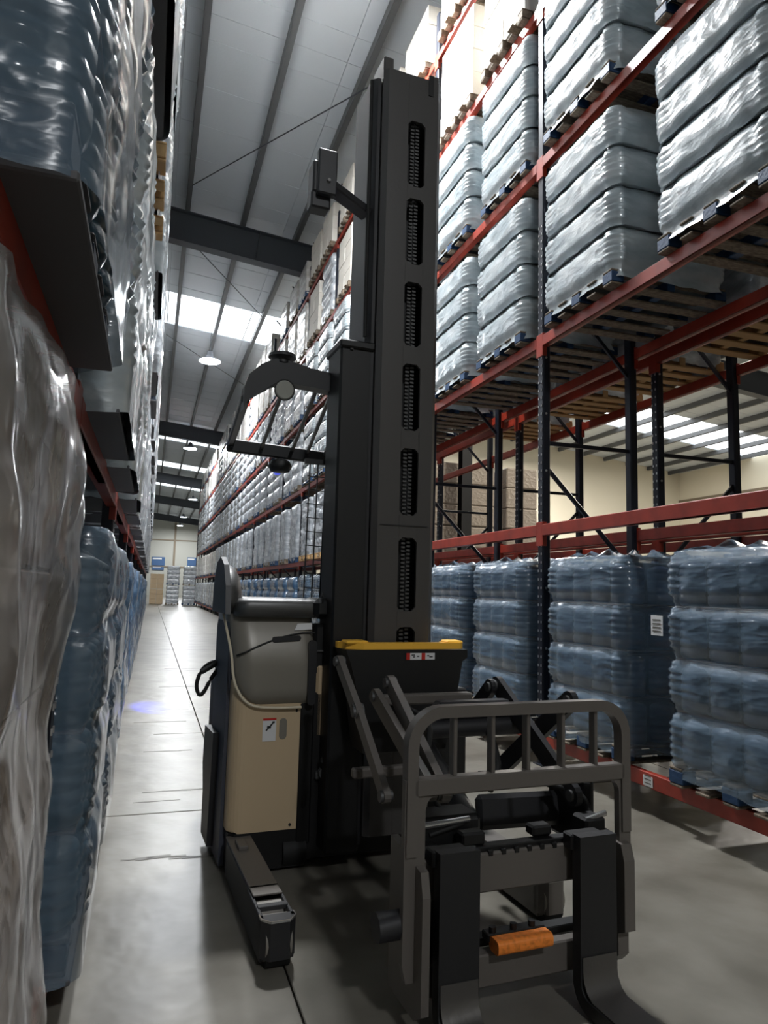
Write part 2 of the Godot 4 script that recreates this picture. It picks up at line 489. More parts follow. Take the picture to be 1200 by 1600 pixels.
# the load's own x+ side is its aisle face; turn = PI for the right-hand rack
func goods(kind: String, label: String, at: Vector3, turn: float, group: String, variant: int, tint := "", full := true, skirt := false) -> Node3D:
	var cat: String = {"jug": "jug pallet", "carton": "carton pallet", "plain": "wrapped pallet", "loose": "wrapped pallet"}[kind]
	var called: String = {"jug": "water_jug_pallet", "carton": "carton_pallet", "plain": "wrapped_pallet", "loose": "wrapped_pallet"}[kind]
	var t := thing(called, label, cat, at, turn, group)
	var v := variant % 3
	if not full:
		part(t, "pallet", shapes["pallet_far"], M["pallet_slate"] if skirt else (M["pallet_blue"] if variant % 2 else M["pallet_wood"]), Vector3.ZERO, "", Basis.from_scale(Vector3(0.92 if skirt else 0.97, 1, 1)))
		if skirt and at.z > -20:
			part(t, "slip_sheet", shapes["base"], M["base_sheet"], Vector3(0, -0.01, 0))
		if kind == "jug":
			part(t, "film", shapes[("skirt_far%d" if skirt else "jug_far%d") % v], M["film_blue"] if tint == "blue" else M["film_silver"])
		elif kind == "carton":
			part(t, "film", shapes[("carton_low%d" if tint == "low" else "carton_far%d") % v], M["film_cream"])
		else:
			part(t, "film", shapes["plain_far%d" % v], M["film_silver"] if tint == "silver" else M["film_cream"])
		return t
	if kind == "jug":
		if skirt:
			full_pallet(t, M["base_sheet"], M["pallet_slate"], 0.9)
			part(t, "slip_sheet", shapes["base"], M["base_sheet"], Vector3(0, -0.012, 0), "flat grey sheet under the pallet")
		else:
			full_pallet(t, M["pallet_wood"], M["pallet_blue"])
		if tint == "silver":
			if skirt:
				part(t, "film", shapes["jug_skirt%d" % v], M["film_silver_smooth"], Vector3.ZERO, "cloudy stretch film over stacked jugs")
			else:
				for l in 4:
					part(t, "jug_layer", shapes[("jug_layer_low%d" if l == 0 else ("jug_layer_top%d" if l == 3 else "jug_layer%d")) % ((v + l) % 3)], M["film_silver_smooth"], Vector3(0, 0.14 + 0.359 * l, 0))
			return t
		var jm: Material = M["jug_teal"] if tint == "teal" else (M["jug_blue"] if tint == "blue" else M["jug_grey"])
		for l in 4:
			for i in 4:
				for k in 4:
					if i in [1, 2] and k in [1, 2]:
						continue
					part(t, "jug", shapes["jug"], jm, Vector3(-0.405 + 0.27 * i, 0.14 + 0.355 * l, -0.39 + 0.26 * k))
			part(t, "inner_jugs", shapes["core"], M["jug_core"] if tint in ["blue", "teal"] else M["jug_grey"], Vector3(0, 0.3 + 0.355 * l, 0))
			if l:
				part(t, "layer_pad", shapes["pad"], M["pad_card"], Vector3(0, 0.13 + 0.355 * l, 0))
		part(t, "film", shapes[("jug_skirt%d" if skirt else "jug_wrap%d") % v], M["film_clear"], Vector3.ZERO, "clear stretch film")
	elif kind == "carton":
		full_pallet(t, M["pallet_wood"], M["pallet_wood"])
		for l in (3 if tint == "low" else 4):
			for i in 2:
				for k in 2:
					part(t, "carton", shapes["carton"], M["carton_white"], Vector3(-0.27 + 0.54 * i + 0.006 * sin(l * 3 + k), 0.295 + 0.312 * l, -0.253 + 0.506 * k + 0.005 * cos(l * 5 + i)))
	elif kind == "loose":
		full_pallet(t, M["pallet_wood"], M["pallet_blue"])
		for l in 5:
			for i in 3:
				for k in 3:
					if i == 1 and k == 1:
						continue
					part(t, "carton", shapes["carton_s"], M["carton_brown"], Vector3(-0.34 + 0.34 * i, 0.3 + 0.32 * l, -0.35 + 0.35 * k), "", Basis.from_scale(Vector3(0.98, 1.05, 1)))
		part(t, "film", shapes["loose"], M["film_white"], Vector3.ZERO, "loose white stretch film")
	else:
		full_pallet(t, M["pallet_pale"], M["pallet_pale"])
		part(t, "film", shapes["tight"], M["film_silver"])
	return t

# ---------------------------------------------------------------- racks
const LEV := [2.22, 4.08, 5.94, 7.68, 9.3]
const BAY := 2.88

func rack(label: String, x0: float, side: float, z_first: float, n: int, depth: float, low: bool, ybase: float, from_rail := 0) -> Node3D:
	# side: +1 the rack extends to +x from its aisle face x0
	var t := thing("pallet_rack", label, "pallet rack", Vector3(x0, 0, z_first), 0.0)
	var gp := Geo.new()
	gp.box(Vector3(0, 5.0, 0), Vector3(0.085, 10.0, 0.1), 0.012)
	gp.box(Vector3(0, 0.005, 0), Vector3(0.14, 0.01, 0.15))
	var post := gp.done()
	var gd := Geo.new()
	for k in 60:
		gd.box(Vector3(-0.045 * side, 0.5 + k * 0.08, 0.025), Vector3(0.006, 0.022, 0.012))
		gd.box(Vector3(-0.045 * side, 0.5 + k * 0.08, -0.025), Vector3(0.006, 0.022, 0.012))
		if k % 7 == 0:
			gd.cyl(Vector3(-0.01, 0.5 + k * 0.08, 0.05), Vector3(-0.01, 0.5 + k * 0.08, 0.058), 0.011, -1, 8)
	var dots := gd.done()
	var gb := Geo.new()
	gb.box(Vector3(0, -0.055, -BAY / 2), Vector3(0.05, 0.11, BAY - 0.1), 0.006)
	gb.box(Vector3(0.012 * side, -0.085, -BAY / 2), Vector3(0.07, 0.05, BAY - 0.1), 0.004)
	var beam := gb.done()
	var gc := Geo.new()
	gc.box(Vector3(-0.048 * side, -0.09, 0), Vector3(0.012, 0.23, 0.11), 0.003)
	gc.box(Vector3(-0.03 * side, -0.09, -0.056), Vector3(0.045, 0.23, 0.012), 0.003)
	gc.box(Vector3(-0.03 * side, -0.09, 0.056), Vector3(0.045, 0.23, 0.012), 0.003)
	var clip := gc.done()
	var cx := 0.045 * side
	var rx := (depth - 0.045) * side
	for i in n + 1:
		var z := -BAY * i
		var a := part(t, "post", post, M["rack_navy"], Vector3(cx, 0, z))
		part(t, "post", post, M["rack_navy"], Vector3(rx, 0, z))
		if i < 4:
			part(a, "bolt_row", dots, M["bolt"], Vector3.ZERO, "", Basis()).set_meta("kind", "stuff")
		for y in [1.05, 3.02, 4.95, 6.9, 8.9]:
			if i > 7 and y > 3:
				continue
			part(t, "horizontal_brace", brace_mesh(depth - 0.09), M["rack_navy"], Vector3(depth * 0.5 * side, y, z))
			var flip: bool = low and y < 2
			part(t, "diagonal_brace", brace_mesh((depth - 0.09) * 1.414), M["rack_navy"], Vector3(depth * 0.5 * side, y + 1.25, z), "", Basis(Vector3(0, 0, 1), (PI / 4) * (1.0 if flip else -1.0) * side))
	for lv in LEV.size():
		for i in n:
			if i > 12 and lv > 9:
				continue
			for xx in [cx - 0.03 * side, rx + 0.03 * side]:
				part(t, "beam", beam, M["rack_red"], Vector3(xx, LEV[lv], -BAY * i))
	for i in n + 1:
		for lv in LEV.size():
			if i < 9:
				part(t, "beam_connector", clip, M["rack_red"], Vector3(cx, LEV[lv], -BAY * i))
				if i < 5:
					part(t, "beam_connector", clip, M["rack_red"], Vector3(rx, LEV[lv], -BAY * i), "", Basis(Vector3.UP, PI))
	if ybase > 0.0:
		for i in n:
			part(t, "ground_beam", beam, M["rack_red"], Vector3(cx - 0.03 * side, ybase, -BAY * i))
			part(t, "ground_beam", beam, M["rack_red"], Vector3(rx, ybase, -BAY * i))
	return t

var braces := {}
func brace_mesh(l: float) -> ArrayMesh:
	var key := "%.3f" % l
	if not braces.has(key):
		var geo := Geo.new()
		geo.box(Vector3.ZERO, Vector3(l, 0.04, 0.03), 0.004)
		braces[key] = geo.done()
	return braces[key]

const ORD := ["first", "second", "third", "fourth", "fifth", "sixth", "seventh", "eighth", "ninth", "tenth", "eleventh", "twelfth", "thirteenth", "fourteenth", "fifteenth", "sixteenth", "seventeenth", "eighteenth", "nineteenth", "twentieth", "twenty-first", "twenty-second", "twenty-third", "twenty-fourth", "twenty-fifth", "twenty-sixth", "twenty-seventh", "twenty-eighth", "twenty-ninth", "thirtieth", "thirty-first", "thirty-second", "thirty-third", "thirty-fourth", "thirty-fifth", "thirty-sixth", "thirty-seventh", "thirty-eighth"]
const LEVEL_WORDS := ["floor level", "first beam", "second beam", "third beam", "fourth beam", "top beam"]

func stock_right():
	var rng := RandomNumberGenerator.new()
	rng.seed = 7
	var base := [0.3, LEV[0], LEV[1], LEV[2], LEV[3], LEV[4]]
	# centres along z, nearest first; index 2 is the first one beyond the dark upright beside the mast
	var zs := [-3.55, -5.13, -6.6, -7.98]
	for b in 18:
		var z0 := -8.75 - BAY * b
		zs.append(z0 - 0.78)
		zs.append(z0 - 2.1)
	for lv in 6:
		var fill_from := -13.5 if lv == 1 else 0.0
		for i in zs.size():
			var z: float = zs[i]
			if z > fill_from and lv == 1:
				continue
			if z < -59.4:
				continue
			var far := i > 9
			var where: String
			if i == 0:
				where = "second this side of the upright beside the mast"
			elif i == 1:
				where = "just this side of the upright beside the mast"
			elif i == 2:
				where = "just beyond the upright beside the mast"
			else:
				where = "%s beyond the upright beside the mast" % ORD[i - 2]
			var kind := "jug"
			var tint := "silver"
			if lv == 0:
				tint = "blue"
				if i > 18:
					kind = "plain"
					tint = "silver"
			elif lv == 1:
				kind = "plain"
				tint = "silver"
				if i > 26:
					kind = "carton"
			elif lv == 4:
				kind = "carton" if i > 1 and i % 9 != 8 else "jug"
			elif lv == 5:
				kind = "carton"
				tint = "low"
				if i % 5 == 3 and i > 8:
					continue
			elif lv >= 2 and i > 22 and i % 4 == 1:
				kind = "plain"
			var what: String = {"jug": "wrapped jug pallet", "carton": "white carton pallet", "plain": "film wrapped pallet"}[kind]
			if kind == "jug":
				what = ("blue " if tint == "blue" else "silvery ") + what
			var words := "%s, %s, %s" % [what, LEVEL_WORDS[lv], where]
			var xf := 3.44 + 0.56 + rng.randf_range(-0.02, 0.03)
			goods(kind, words, Vector3(xf, base[lv], z + rng.randf_range(-0.02, 0.02)), PI + rng.randf_range(-0.015, 0.015), "pallets in the right hand rack, " + LEVEL_WORDS[lv], i + lv, tint, not far and not (lv > 3 and kind == "jug") and not (lv == 5 and kind != "carton"))
	# second row, backing on the first
	for i in 6:
		var z: float = [-2.1, -3.55, -5.1, -6.6, -7.98, -9.6][i]
		for lv in [2, 3]:
			goods("plain", "shrink wrapped pallet in the back row rack, %s, %s from the near end" % [LEVEL_WORDS[lv], ORD[i]], Vector3(5.4, base[lv], z), PI, "back row pallets", i, "silver", true)

func stock_left():
	var rng := RandomNumberGenerator.new()
	rng.seed = 9
	var base := [0.16, LEV[0], LEV[1], LEV[2], LEV[3], LEV[4]]
	var zs := [-1.7]
	for b in 14:
		var z0 := -2.62 - BAY * b
		zs.append(z0 - 0.76)
		zs.append(z0 - 2.08)
	for lv in 6:
		for i in zs.size():
			var kind := "jug"
			var tint := "silver"
			var z: float = zs[i]
			var front := -0.05 - rng.randf() * 0.07
			if lv == 0:
				tint = "blue"
				front = -0.17 - rng.randf() * 0.04
				if i == 0:
					kind = "loose"
					front = -0.215
				if i == 1:
					tint = "teal"
			elif lv == 1:
				front = -0.13
				tint = "teal" if i == 0 else "silver"
			elif lv >= 4 and i > 2:
				kind = "carton"
				if lv == 5:
					tint = "low"
			elif i % 4 == 2:
				kind = "plain"
			var what: String = {"jug": "wrapped jug pallet", "carton": "white carton pallet", "plain": "film wrapped pallet", "loose": "brown carton pallet in loose white film"}[kind]
			if kind == "jug":
				what = (tint + " " if tint != "silver" else "silvery ") + what
			var words: String = "%s, left rack, %s, %s" % [what, LEVEL_WORDS[lv], "nearest the camera" if i == 0 else ORD[i] + " from the camera end"]
			goods(kind, words, Vector3(front - 0.56, base[lv], z + rng.randf_range(-0.03, 0.03)), rng.randf_range(-0.02, 0.02), "pallets in the left hand rack, " + LEVEL_WORDS[lv], i + lv, tint, i < 4 and not (kind == "plain" and i > 2) and not kind == "carton" or (i == 0), true)

# ---------------------------------------------------------------- building
const ROOF0 := 11.95
func roof_y(x: float) -> float:
	return ROOF0 - 0.1 * x

func building():
	# floor slabs with saw-cut joints
	var fl := shell_of("floor", "grey polished concrete floor cut into slabs")
	var gs := Geo.new()
	gs.box(Vector3(10.5, -0.2, -49), Vector3(40, 0.3, 130))
	part(fl, "sub_base", gs, M["joint"])
	var xs := [-9.0, -3.4, 0.62, 4.6, 9.2, 14.0, 19.0, 24.0, 29.6]
	var zs := [14.0, 8.0, 3.6, -0.6, -5.22, -9.4, -13.6, -18.0, -24.0, -32.0, -45.0, -60.0, -80.0, -113.0]
	for i in xs.size() - 1:
		for k in zs.size() - 1:
			var w: float = xs[i + 1] - xs[i]
			var l: float = zs[k] - zs[k + 1]
			var geo := Geo.new()
			geo.box(Vector3.ZERO, Vector3(w - 0.008, 0.06, l - 0.014), 0.004)
			part(fl, "floor_slab", geo, M["concrete"], Vector3(xs[i] + w / 2, -0.03, zs[k] - l / 2))
	var rng := RandomNumberGenerator.new()
	rng.seed = 5
	for q in [[0.35, -5.75, 0.5, 0.03], [0.15, -5.5, 0.28, 0.02], [0.25, -7.1, 0.4, 0.03], [0.4, -7.9, 0.5, 0.025], [0.2, -8.6, 0.5, 0.03], [0.1, -4.4, 0.3, 0.05], [0.35, -4.35, 0.25, 0.04], [0.15, -2.3, 0.16, 0.05], [0.5, -11.5, 0.5, 0.04], [0.7, -14.0, 0.6, 0.05]]:
		var geo := Geo.new()
		for w in 4:
			geo.box(Vector3(q[2] * (w / 3.0 - 0.5) * 0.8, 0, rng.randf_range(-0.3, 0.3) * q[3]), Vector3(q[2] * rng.randf_range(0.25, 0.5), 0.001, q[3] * rng.randf_range(0.3, 0.9)), 0.0, Basis(Vector3.UP, rng.randf_range(-0.08, 0.08)))
		part(fl, "tyre_scuff", geo, M["scuff"], Vector3(q[0], 0.0008, q[1])).set_meta("kind", "stuff")
	# roof
	var ce := shell_of("ceiling", "sloping grey sheet roof on purlins and deep girders")
	var tilt := Basis(Vector3(0, 0, 1), -atan(0.1))
	var sky_z := [[-25.2, -28.4], [-48.5, -51.7], [-61.0, -63.5], [-74.0, -76.0]]
	var cuts := [14.0]
	for s in sky_z:
		cuts.append(s[0]); cuts.append(s[1])
	cuts.append(-113.0)
	for k in range(0, cuts.size() - 1):
		var open := k % 2 == 1
		var z0: float = cuts[k]
		var z1: float = cuts[k + 1]
		if not open:
			var n := maxi(1, int((z0 - z1) / 6.0))
			for i in 13:
				for q in n:
					var x0 := -9.0 + 3.0 * i
					var geo := Geo.new()
					var zl := (z0 - z1) / n
					geo.box(Vector3.ZERO, Vector3(3.0 * 1.005 - 0.01, 0.05, zl - 0.01), 0.0)
					for rb in 5:
						geo.box(Vector3(0, -0.028, -zl / 2 + zl * (rb + 0.5) / 5.0), Vector3(3.0, 0.012, 0.03))
					part(ce, "roof_panel", geo, M["roof_sheet"], Vector3(x0 + 1.5, roof_y(x0 + 1.5) + 0.03, z0 - zl * (q + 0.5)), "", tilt)
		else:
			var wn := shell_of("window_%d" % ((k + 1) / 2), "bright translucent skylight strip across the roof")
			for i in 13:
				var x0 := -9.0 + 3.0 * i
				var geo := Geo.new()
				geo.box(Vector3.ZERO, Vector3(2.98, 0.03, absf(z1 - z0) - 0.02), 0.0)
				part(wn, "skylight_pane", geo, M["skylight"], Vector3(x0 + 1.5, roof_y(x0 + 1.5) + 0.05, (z0 + z1) / 2), "", tilt)
			var la := AreaLight3D.new()
			la.name = "skylight_light"
			la.area_size = Vector2(36, absf(z1 - z0))
			la.light_energy = 50.0
			la.light_color = Color(0.98, 0.99, 1.0)
			la.set("area_range", 150.0)
			la.shadow_enabled = true
			la.transform = Transform3D(Basis(Vector3(0, 0, 1), -atan(0.1)) * Basis(Vector3(1, 0, 0), -PI / 2), Vector3(10, roof_y(10) - 0.02, (z0 + z1) / 2))
			wn.add_child(la)
	var gp := Geo.new()
	gp.box(Vector3(0, 0, -49.5), Vector3(0.07, 0.2, 127), 0.0)
	gp.box(Vector3(0.04, -0.1, -49.5), Vector3(0.1, 0.02, 127), 0.0)
	var pur := gp.done()
	for i in 26:
		var x := -8.65 + 1.5 * i - 0.02
		part(ce, "purlin", pur, M["purlin"], Vector3(x, roof_y(x) - 0.1, 0), "")
	for z in [7.0, -19.0, -45.0, -66.0, -83.0, -104.0]:
		var geo := Geo.new()
		var l := 38.6
		geo.box(Vector3(0, 0, 0), Vector3(l, 0.85, 0.03))
		geo.box(Vector3(0, 0.43, 0), Vector3(l, 0.03, 0.3))
		geo.box(Vector3(0, -0.43, 0), Vector3(l, 0.03, 0.34))
		for q in 12:
			geo.box(Vector3(-l / 2 + l * (q + 0.5) / 12, 0, 0.07), Vector3(0.02, 0.84, 0.13))
		part(ce, "girder", geo, M["rafter"], Vector3(10.3, roof_y(10.3) - 0.68, z), "", tilt)
	# cross bracing rods under the sheets
	for b in [[Vector3(0.4, 0, -17.5), Vector3(3.6, 0, -12.0)], [Vector3(0.2, 0, -20.0), Vector3(3.4, 0, -25.0)], [Vector3(0.0, 0, -29.0), Vector3(4.0, 0, -34.0)]]:
		var p: Vector3 = b[0]
		var q: Vector3 = b[1]
		p.y = roof_y(p.x) - 0.26; q.y = roof_y(q.x) - 0.26
		var geo := Geo.new()
		geo.cyl(p, q, 0.014, -1, 6)
		part(ce, "brace_rod", geo, M["rafter"])
	# walls
	wall("wall_left", Vector3(-9.1, 7, -49.5), Vector3(0.2, 14, 127), M["wall_grey"])
	wall("wall_back", Vector3(10.3, 7, 14.1), Vector3(39, 14, 0.2), M["wall_grey"])
	var wr := wall("wall_right", Vector3(29.7, 5, -10), Vector3(0.2, 10, 48.4), M["wall_cream"])
	var ge := Geo.new()
	ge.box(Vector3(-0.14, 2.3, 0), Vector3(0.08, 0.12, 48))
	part(wr, "wall_rail", ge, M["wall_rail"])
	for k in 9:
		ge = Geo.new()
		ge.box(Vector3(-0.15, 0, 22 - 5.2 * k), Vector3(0.1, 9, 0.14))
		part(wr, "wall_post", ge, M["wall_rail"])
	wall("wall_partition", Vector3(18.6, 5.6, -33.9), Vector3(22.2, 11.2, 0.2), M["wall_cream"])
	wall("wall_partition_side", Vector3(7.6, 6, -73.5), Vector3(0.2, 12, 79.4), M["wall_grey"])
	var wf := wall("wall_far", Vector3(0, 6.5, -113), Vector3(18.4, 13, 0.2), M["wall_grey"])
	for y in [-2.1, 2.0, 5.3]:
		ge = Geo.new()
		ge.box(Vector3(0, y, 0.14), Vector3(18, 0.18, 0.1))
		part(wf, "wall_rail", ge, M["wall_rail"])
	for x in [-4.0, 3.2]:
		ge = Geo.new()
		ge.box(Vector3(x, 0, 0.15), Vector3(0.3, 13, 0.15))
		part(wf, "wall_post", ge, M["wall_rail"])
	# dark building column in the next aisle
	var c := shell_of("trim_1", "dark steel building column beyond the rack")
	ge = Geo.new()
	ge.box(Vector3(0, 5.2, 0.12), Vector3(0.26, 10.4, 0.015))
	ge.box(Vector3(0, 5.2, -0.12), Vector3(0.26, 10.4, 0.015))
	ge.box(Vector3(0, 5.2, 0), Vector3(0.015, 10.4, 0.24))
	part(c, "column_shaft", ge, M["column_dark"], Vector3(7.2, 0.01, -15.6))
	ge = Geo.new()
	ge.box(Vector3(0, 0.005, 0), Vector3(0.4, 0.02, 0.4))
	part(c, "base_plate", ge, M["column_dark"], Vector3(7.2, 0, -15.6))

func wall(called: String, at: Vector3, size: Vector3, m: Material) -> Node3D:
	var o := shell_of(called, called.replace("_", " ") + " of the warehouse")
	o.position = at
	var geo := Geo.new()
	geo.box(Vector3.ZERO, size)
	part(o, "wall_sheet", geo, m)
	return o

func lamp(at: Vector3, e: float, label: String, c := Color(0.98, 0.99, 1.0)):
	var t := thing("high_bay_lamp", label, "ceiling lamp", at, 0.0, "high bay lamps under the roof")
	var geo := Geo.new()
	geo.lathe([Vector2(0.05, 0.42), Vector2(0.12, 0.4), Vector2(0.14, 0.24), Vector2(0.25, 0.14), Vector2(0.43, 0.0), Vector2(0.415, 0.0), Vector2(0.2, 0.13)], Vector3.ZERO, 20)
	part(t, "reflector", geo, M["rafter"])
	geo = Geo.new()
	geo.cyl(Vector3(0, 0.0, 0), Vector3(0, 0.03, 0), 0.41, 0.41, 24)
	part(t, "lamp_glass", geo, M["lamp_glow"])
	geo = Geo.new()
	geo.cyl(Vector3(0, 0.42, 0), Vector3(0, roof_y(at.x) - at.y - 0.2, 0), 0.012, -1, 6)
	part(t, "hanger", geo, M["rafter"])
	var la := AreaLight3D.new()
	la.name = "lamp_light"
	la.area_size = Vector2(0.7, 0.7)
	la.light_energy = e
	la.set("area_range", 60.0)
	la.set("area_attenuation", 2.0)
	la.light_color = c
	la.shadow_enabled = true
	la.transform = Transform3D(Basis(Vector3(1, 0, 0), -PI / 2), Vector3(0, -0.012, 0))
	t.add_child(la)

# ---------------------------------------------------------------- the reach truck
func arc(c: Vector2, r: float, a0: float, a1: float, n: int) -> Array:
	var out := []
	for i in n + 1:
		var t := deg_to_rad(lerpf(a0, a1, float(i) / n))
		out.append(c + Vector2(cos(t), sin(t)) * r)
	return out

func rounded(x0: float, y0: float, x1: float, y1: float, r: float, n := 4) -> Array:
	var o := []
	o.append_array(arc(Vector2(x1 - r, y1 - r), r, 0, 90, n))
	o.append_array(arc(Vector2(x0 + r, y1 - r), r, 90, 180, n))
	o.append_array(arc(Vector2(x0 + r, y0 + r), r, 180, 270, n))
	o.append_array(arc(Vector2(x1 - r, y0 + r), r, 270, 360, n))
	return o

func zx(z: float) -> Transform3D:      # plane facing +z at depth z
	return Transform3D(Basis(), Vector3(0, 0, z))

func yz(x: float) -> Transform3D:      # 2D (z, y) plane, thickness along x
	return Transform3D(Basis(Vector3(0, 0, 1), Vector3(0, 1, 0), Vector3(-1, 0, 0)), Vector3(x, 0, 0))

func xz(y: float) -> Transform3D:      # 2D (x, z) plane lying flat
	return Transform3D(Basis(Vector3(1, 0, 0), Vector3(0, 0, 1), Vector3(0, -1, 0)), Vector3(0, y, 0))

func link(t: Node3D, x: float, a: Vector2, b: Vector2, w: float, th: float, m: Material, called := "scissor_link"):
	# a, b are (z, y)
	var d := (b - a).normalized()
	var ang := rad_to_deg(atan2(d.y, d.x))
	var poly := []
	poly.append_array(arc(b, w / 2, ang - 90, ang + 90, 6))
	poly.append_array(arc(a, w / 2, ang + 90, ang + 270, 6))
	var geo := Geo.new()
	geo.prism(poly, th, yz(x))
	var p := part(t, called, geo, m)
	geo = Geo.new()
	for e in [a, b]:
		geo.cyl(Vector3(x - th * 0.5 - 0.012, e.y, e.x), Vector3(x + th * 0.5 + 0.012, e.y, e.x), 0.024, -1, 12)
	part(p, "pivot_pins", geo, M["chain"]).set_meta("kind", "stuff")

func truck():
	var t := thing("reach_truck", "dark grey and cream stand-up reach truck with tall slotted single mast, parked in the aisle", "forklift", Vector3(1.26, 0, -3.1), deg_to_rad(3.0))
	var geo: Geo
	# ---- single mast: front plate with slots
	var slots := [[4.49, 4.055], [3.976, 3.55], [3.434, 3.029], [2.918, 2.508], [2.399, 1.997], [1.865, 1.437], [1.346, 0.93]]
	var X0 := -0.025
	var X1 := 0.372
	var ZF := -0.75
	geo = Geo.new()
	var sx0 := 0.14
	var sx1 := 0.256
	# corner rails with chamfered outer edge
	for c in [[[X0 + 0.03, ZF], [sx0, ZF], [sx0, ZF - 0.02], [X0 + 0.02, ZF - 0.02], [X0 + 0.02, ZF - 0.3], [X0, ZF - 0.3], [X0, ZF - 0.03]], [[X1 - 0.03, ZF], [sx1, ZF], [sx1, ZF - 0.02], [X1 - 0.02, ZF - 0.02], [X1 - 0.02, ZF - 0.3], [X1, ZF - 0.3], [X1, ZF - 0.03]]]:
		geo.prism(c.map(func(q): return Vector2(q[0], q[1])), 4.6, xz(2.5))
	var top := 4.82
	var spans := [[4.8, 4.52 + 0.12]]
	var prev := 4.64
	var gb := Geo.new()
	var edges := [4.8]
	for s in slots:
		edges.append(s[0]); edges.append(s[1])
	edges.append(0.2)
	for k in range(0, edges.size(), 2):
		var hi: float = edges[k]
		var lo: float = edges[k + 1]
		geo.box(Vector3(0.2, (hi + lo) / 2, ZF - 0.01), Vector3(sx1 - sx0 + 0.002, hi - lo, 0.02))
		# rounded slot corners
		for e in [[hi, -1.0], [lo, 1.0]]:
			if e[0] > 4.7 or e[0] < 0.3:
				continue
			for sd in [1, -1]:
				var cx := sx0 if sd > 0 else sx1
				var sy: float = 0.024 * (-1.0 if e[1] > 0 else 1.0)
				geo.prism([Vector2(cx - 0.001 * sd, e[0] - sy * 0.02), Vector2(cx + 0.024 * sd, e[0]), Vector2(cx, e[0] + sy)], 0.02, zx(ZF - 0.01))
	var mast := part(t, "mast", geo, M["mast_grey"], Vector3.ZERO, "tall slotted grey mast column")
	geo = Geo.new()
	geo.box(Vector3(0.2, 2.5, ZF - 0.15), Vector3(0.34, 4.5, 0.02))
	geo.box(Vector3(0.29, 4.76, ZF + 0.001), Vector3(0.035, 0.14, 0.008))
	part(mast, "mast_web", geo, M["truck_black"])
	geo = Geo.new()
	for k in 190:
		var y := 0.35 + k * 0.0232
		geo.box(Vector3(0.185, y, ZF - 0.045), Vector3(0.024, 0.011, 0.014))
		geo.box(Vector3(0.218, y + 0.006, ZF - 0.045), Vector3(0.024, 0.011, 0.014))
	part(mast, "lift_chain", geo, M["chain"]).set_meta("kind", "stuff")
	# top caps
	geo = Geo.new()
	geo.box(Vector3(0.02, 4.84, ZF - 0.15), Vector3(0.07, 0.16, 0.2), 0.01)
	part(mast, "mast_cap", geo, M["mast_grey"])
	geo = Geo.new()
	geo.box(Vector3(0.33, 4.81, ZF - 0.12), Vector3(0.06, 0.1, 0.2), 0.01)
	part(mast, "mast_cap", geo, M["mast_grey"])
	geo = Geo.new()
	geo.box(Vector3(0.17, 1.935, ZF + 0.003), Vector3(0.3, 0.006, 0.008))
	part(mast, "splice_strip", geo, M["truck_dark"])
	# outer stages to the left and behind
	geo = Geo.new()
	geo.prism([Vector2(-0.05, -0.8), Vector2(-0.08, -0.83), Vector2(-0.09, -1.1), Vector2(-0.03, -1.1), Vector2(-0.03, -0.8)], 4.6, xz(2.45))
	part(mast, "inner_rail", geo, M["truck_dark"])
	geo = Geo.new()
	geo.box(Vector3(-0.135, 1.57, -0.93), Vector3(0.2, 2.92, 0.26), 0.012)
	geo.box(Vector3(-0.135, 3.0, -0.93), Vector3(0.22, 0.05, 0.3), 0.01)
	geo.box(Vector3(-0.17, 2.98, -0.795), Vector3(0.02, 0.03, 0.01))
	part(mast, "outer_mast", geo, M["truck_black"])
	geo = Geo.new()
	geo.box(Vector3(0.38, 1.3, -1.0), Vector3(0.05, 2.5, 0.2), 0.01)
	part(mast, "outer_mast", geo, M["truck_black"])
	geo = Geo.new()
	geo.tube([Vector3(-0.1, 4.7, -0.78), Vector3(-0.1, 3.6, -0.78), Vector3(-0.09, 3.06, -0.8)], 0.012)
	part(mast, "hose", geo, M["rubber"])
	# ---- camera on its arm
	geo = Geo.new()
	geo.bar(Vector3(-0.08, 3.86, -0.85), Vector3(-0.36, 3.95, -0.78), 0.1, 0.05, Vector3.UP, 0.008)
	var arm := part(t, "camera_arm", geo, M["truck_dark"])
	geo = Geo.new()
	geo.box(Vector3(-0.375, 4.0, -0.75), Vector3(0.115, 0.28, 0.05), 0.008)
	geo.box(Vector3(-0.43, 3.98, -0.82), Vector3(0.05, 0.2, 0.12), 0.01)
	geo.box(Vector3(-0.4, 3.84, -0.82), Vector3(0.12, 0.1, 0.1), 0.01)
	part(arm, "camera", geo, M["truck_dark"], Vector3.ZERO, "small boxy camera on a side arm")
	geo = Geo.new()
	geo.cyl(Vector3(-0.37, 3.94, -0.73), Vector3(-0.37, 3.94, -0.71), 0.016, 0.01, 12)
	part(arm, "camera_lens", geo, M["chrome"])
	# ---- reach carriage head with yellow pad
	geo = Geo.new()
	geo.prism([Vector2(-0.23, 1.235), Vector2(-0.2, 1.16), Vector2(-0.17, 1.05), Vector2(-0.12, 0.7), Vector2(0.36, 0.7), Vector2(0.42, 0.95), Vector2(0.46, 1.17), Vector2(0.49, 1.19), Vector2(0.49, 1.235)], 0.2, zx(-0.64))
	var head := part(t, "reach_carriage", geo, M["truck_black"])
	geo = Geo.new()
	geo.prism([Vector2(-0.205, -0.62), Vector2(-0.23, -0.7), Vector2(-0.225, -0.75), Vector2(-0.09, -0.75), Vector2(-0.045, -0.66), Vector2(0.375, -0.66), Vector2(0.39, -0.7), Vector2(0.48, -0.7), Vector2(0.5, -0.67), Vector2(0.5, -0.62), Vector2(0.47, -0.585), Vector2(-0.12, -0.575)], 0.036, xz(1.25))
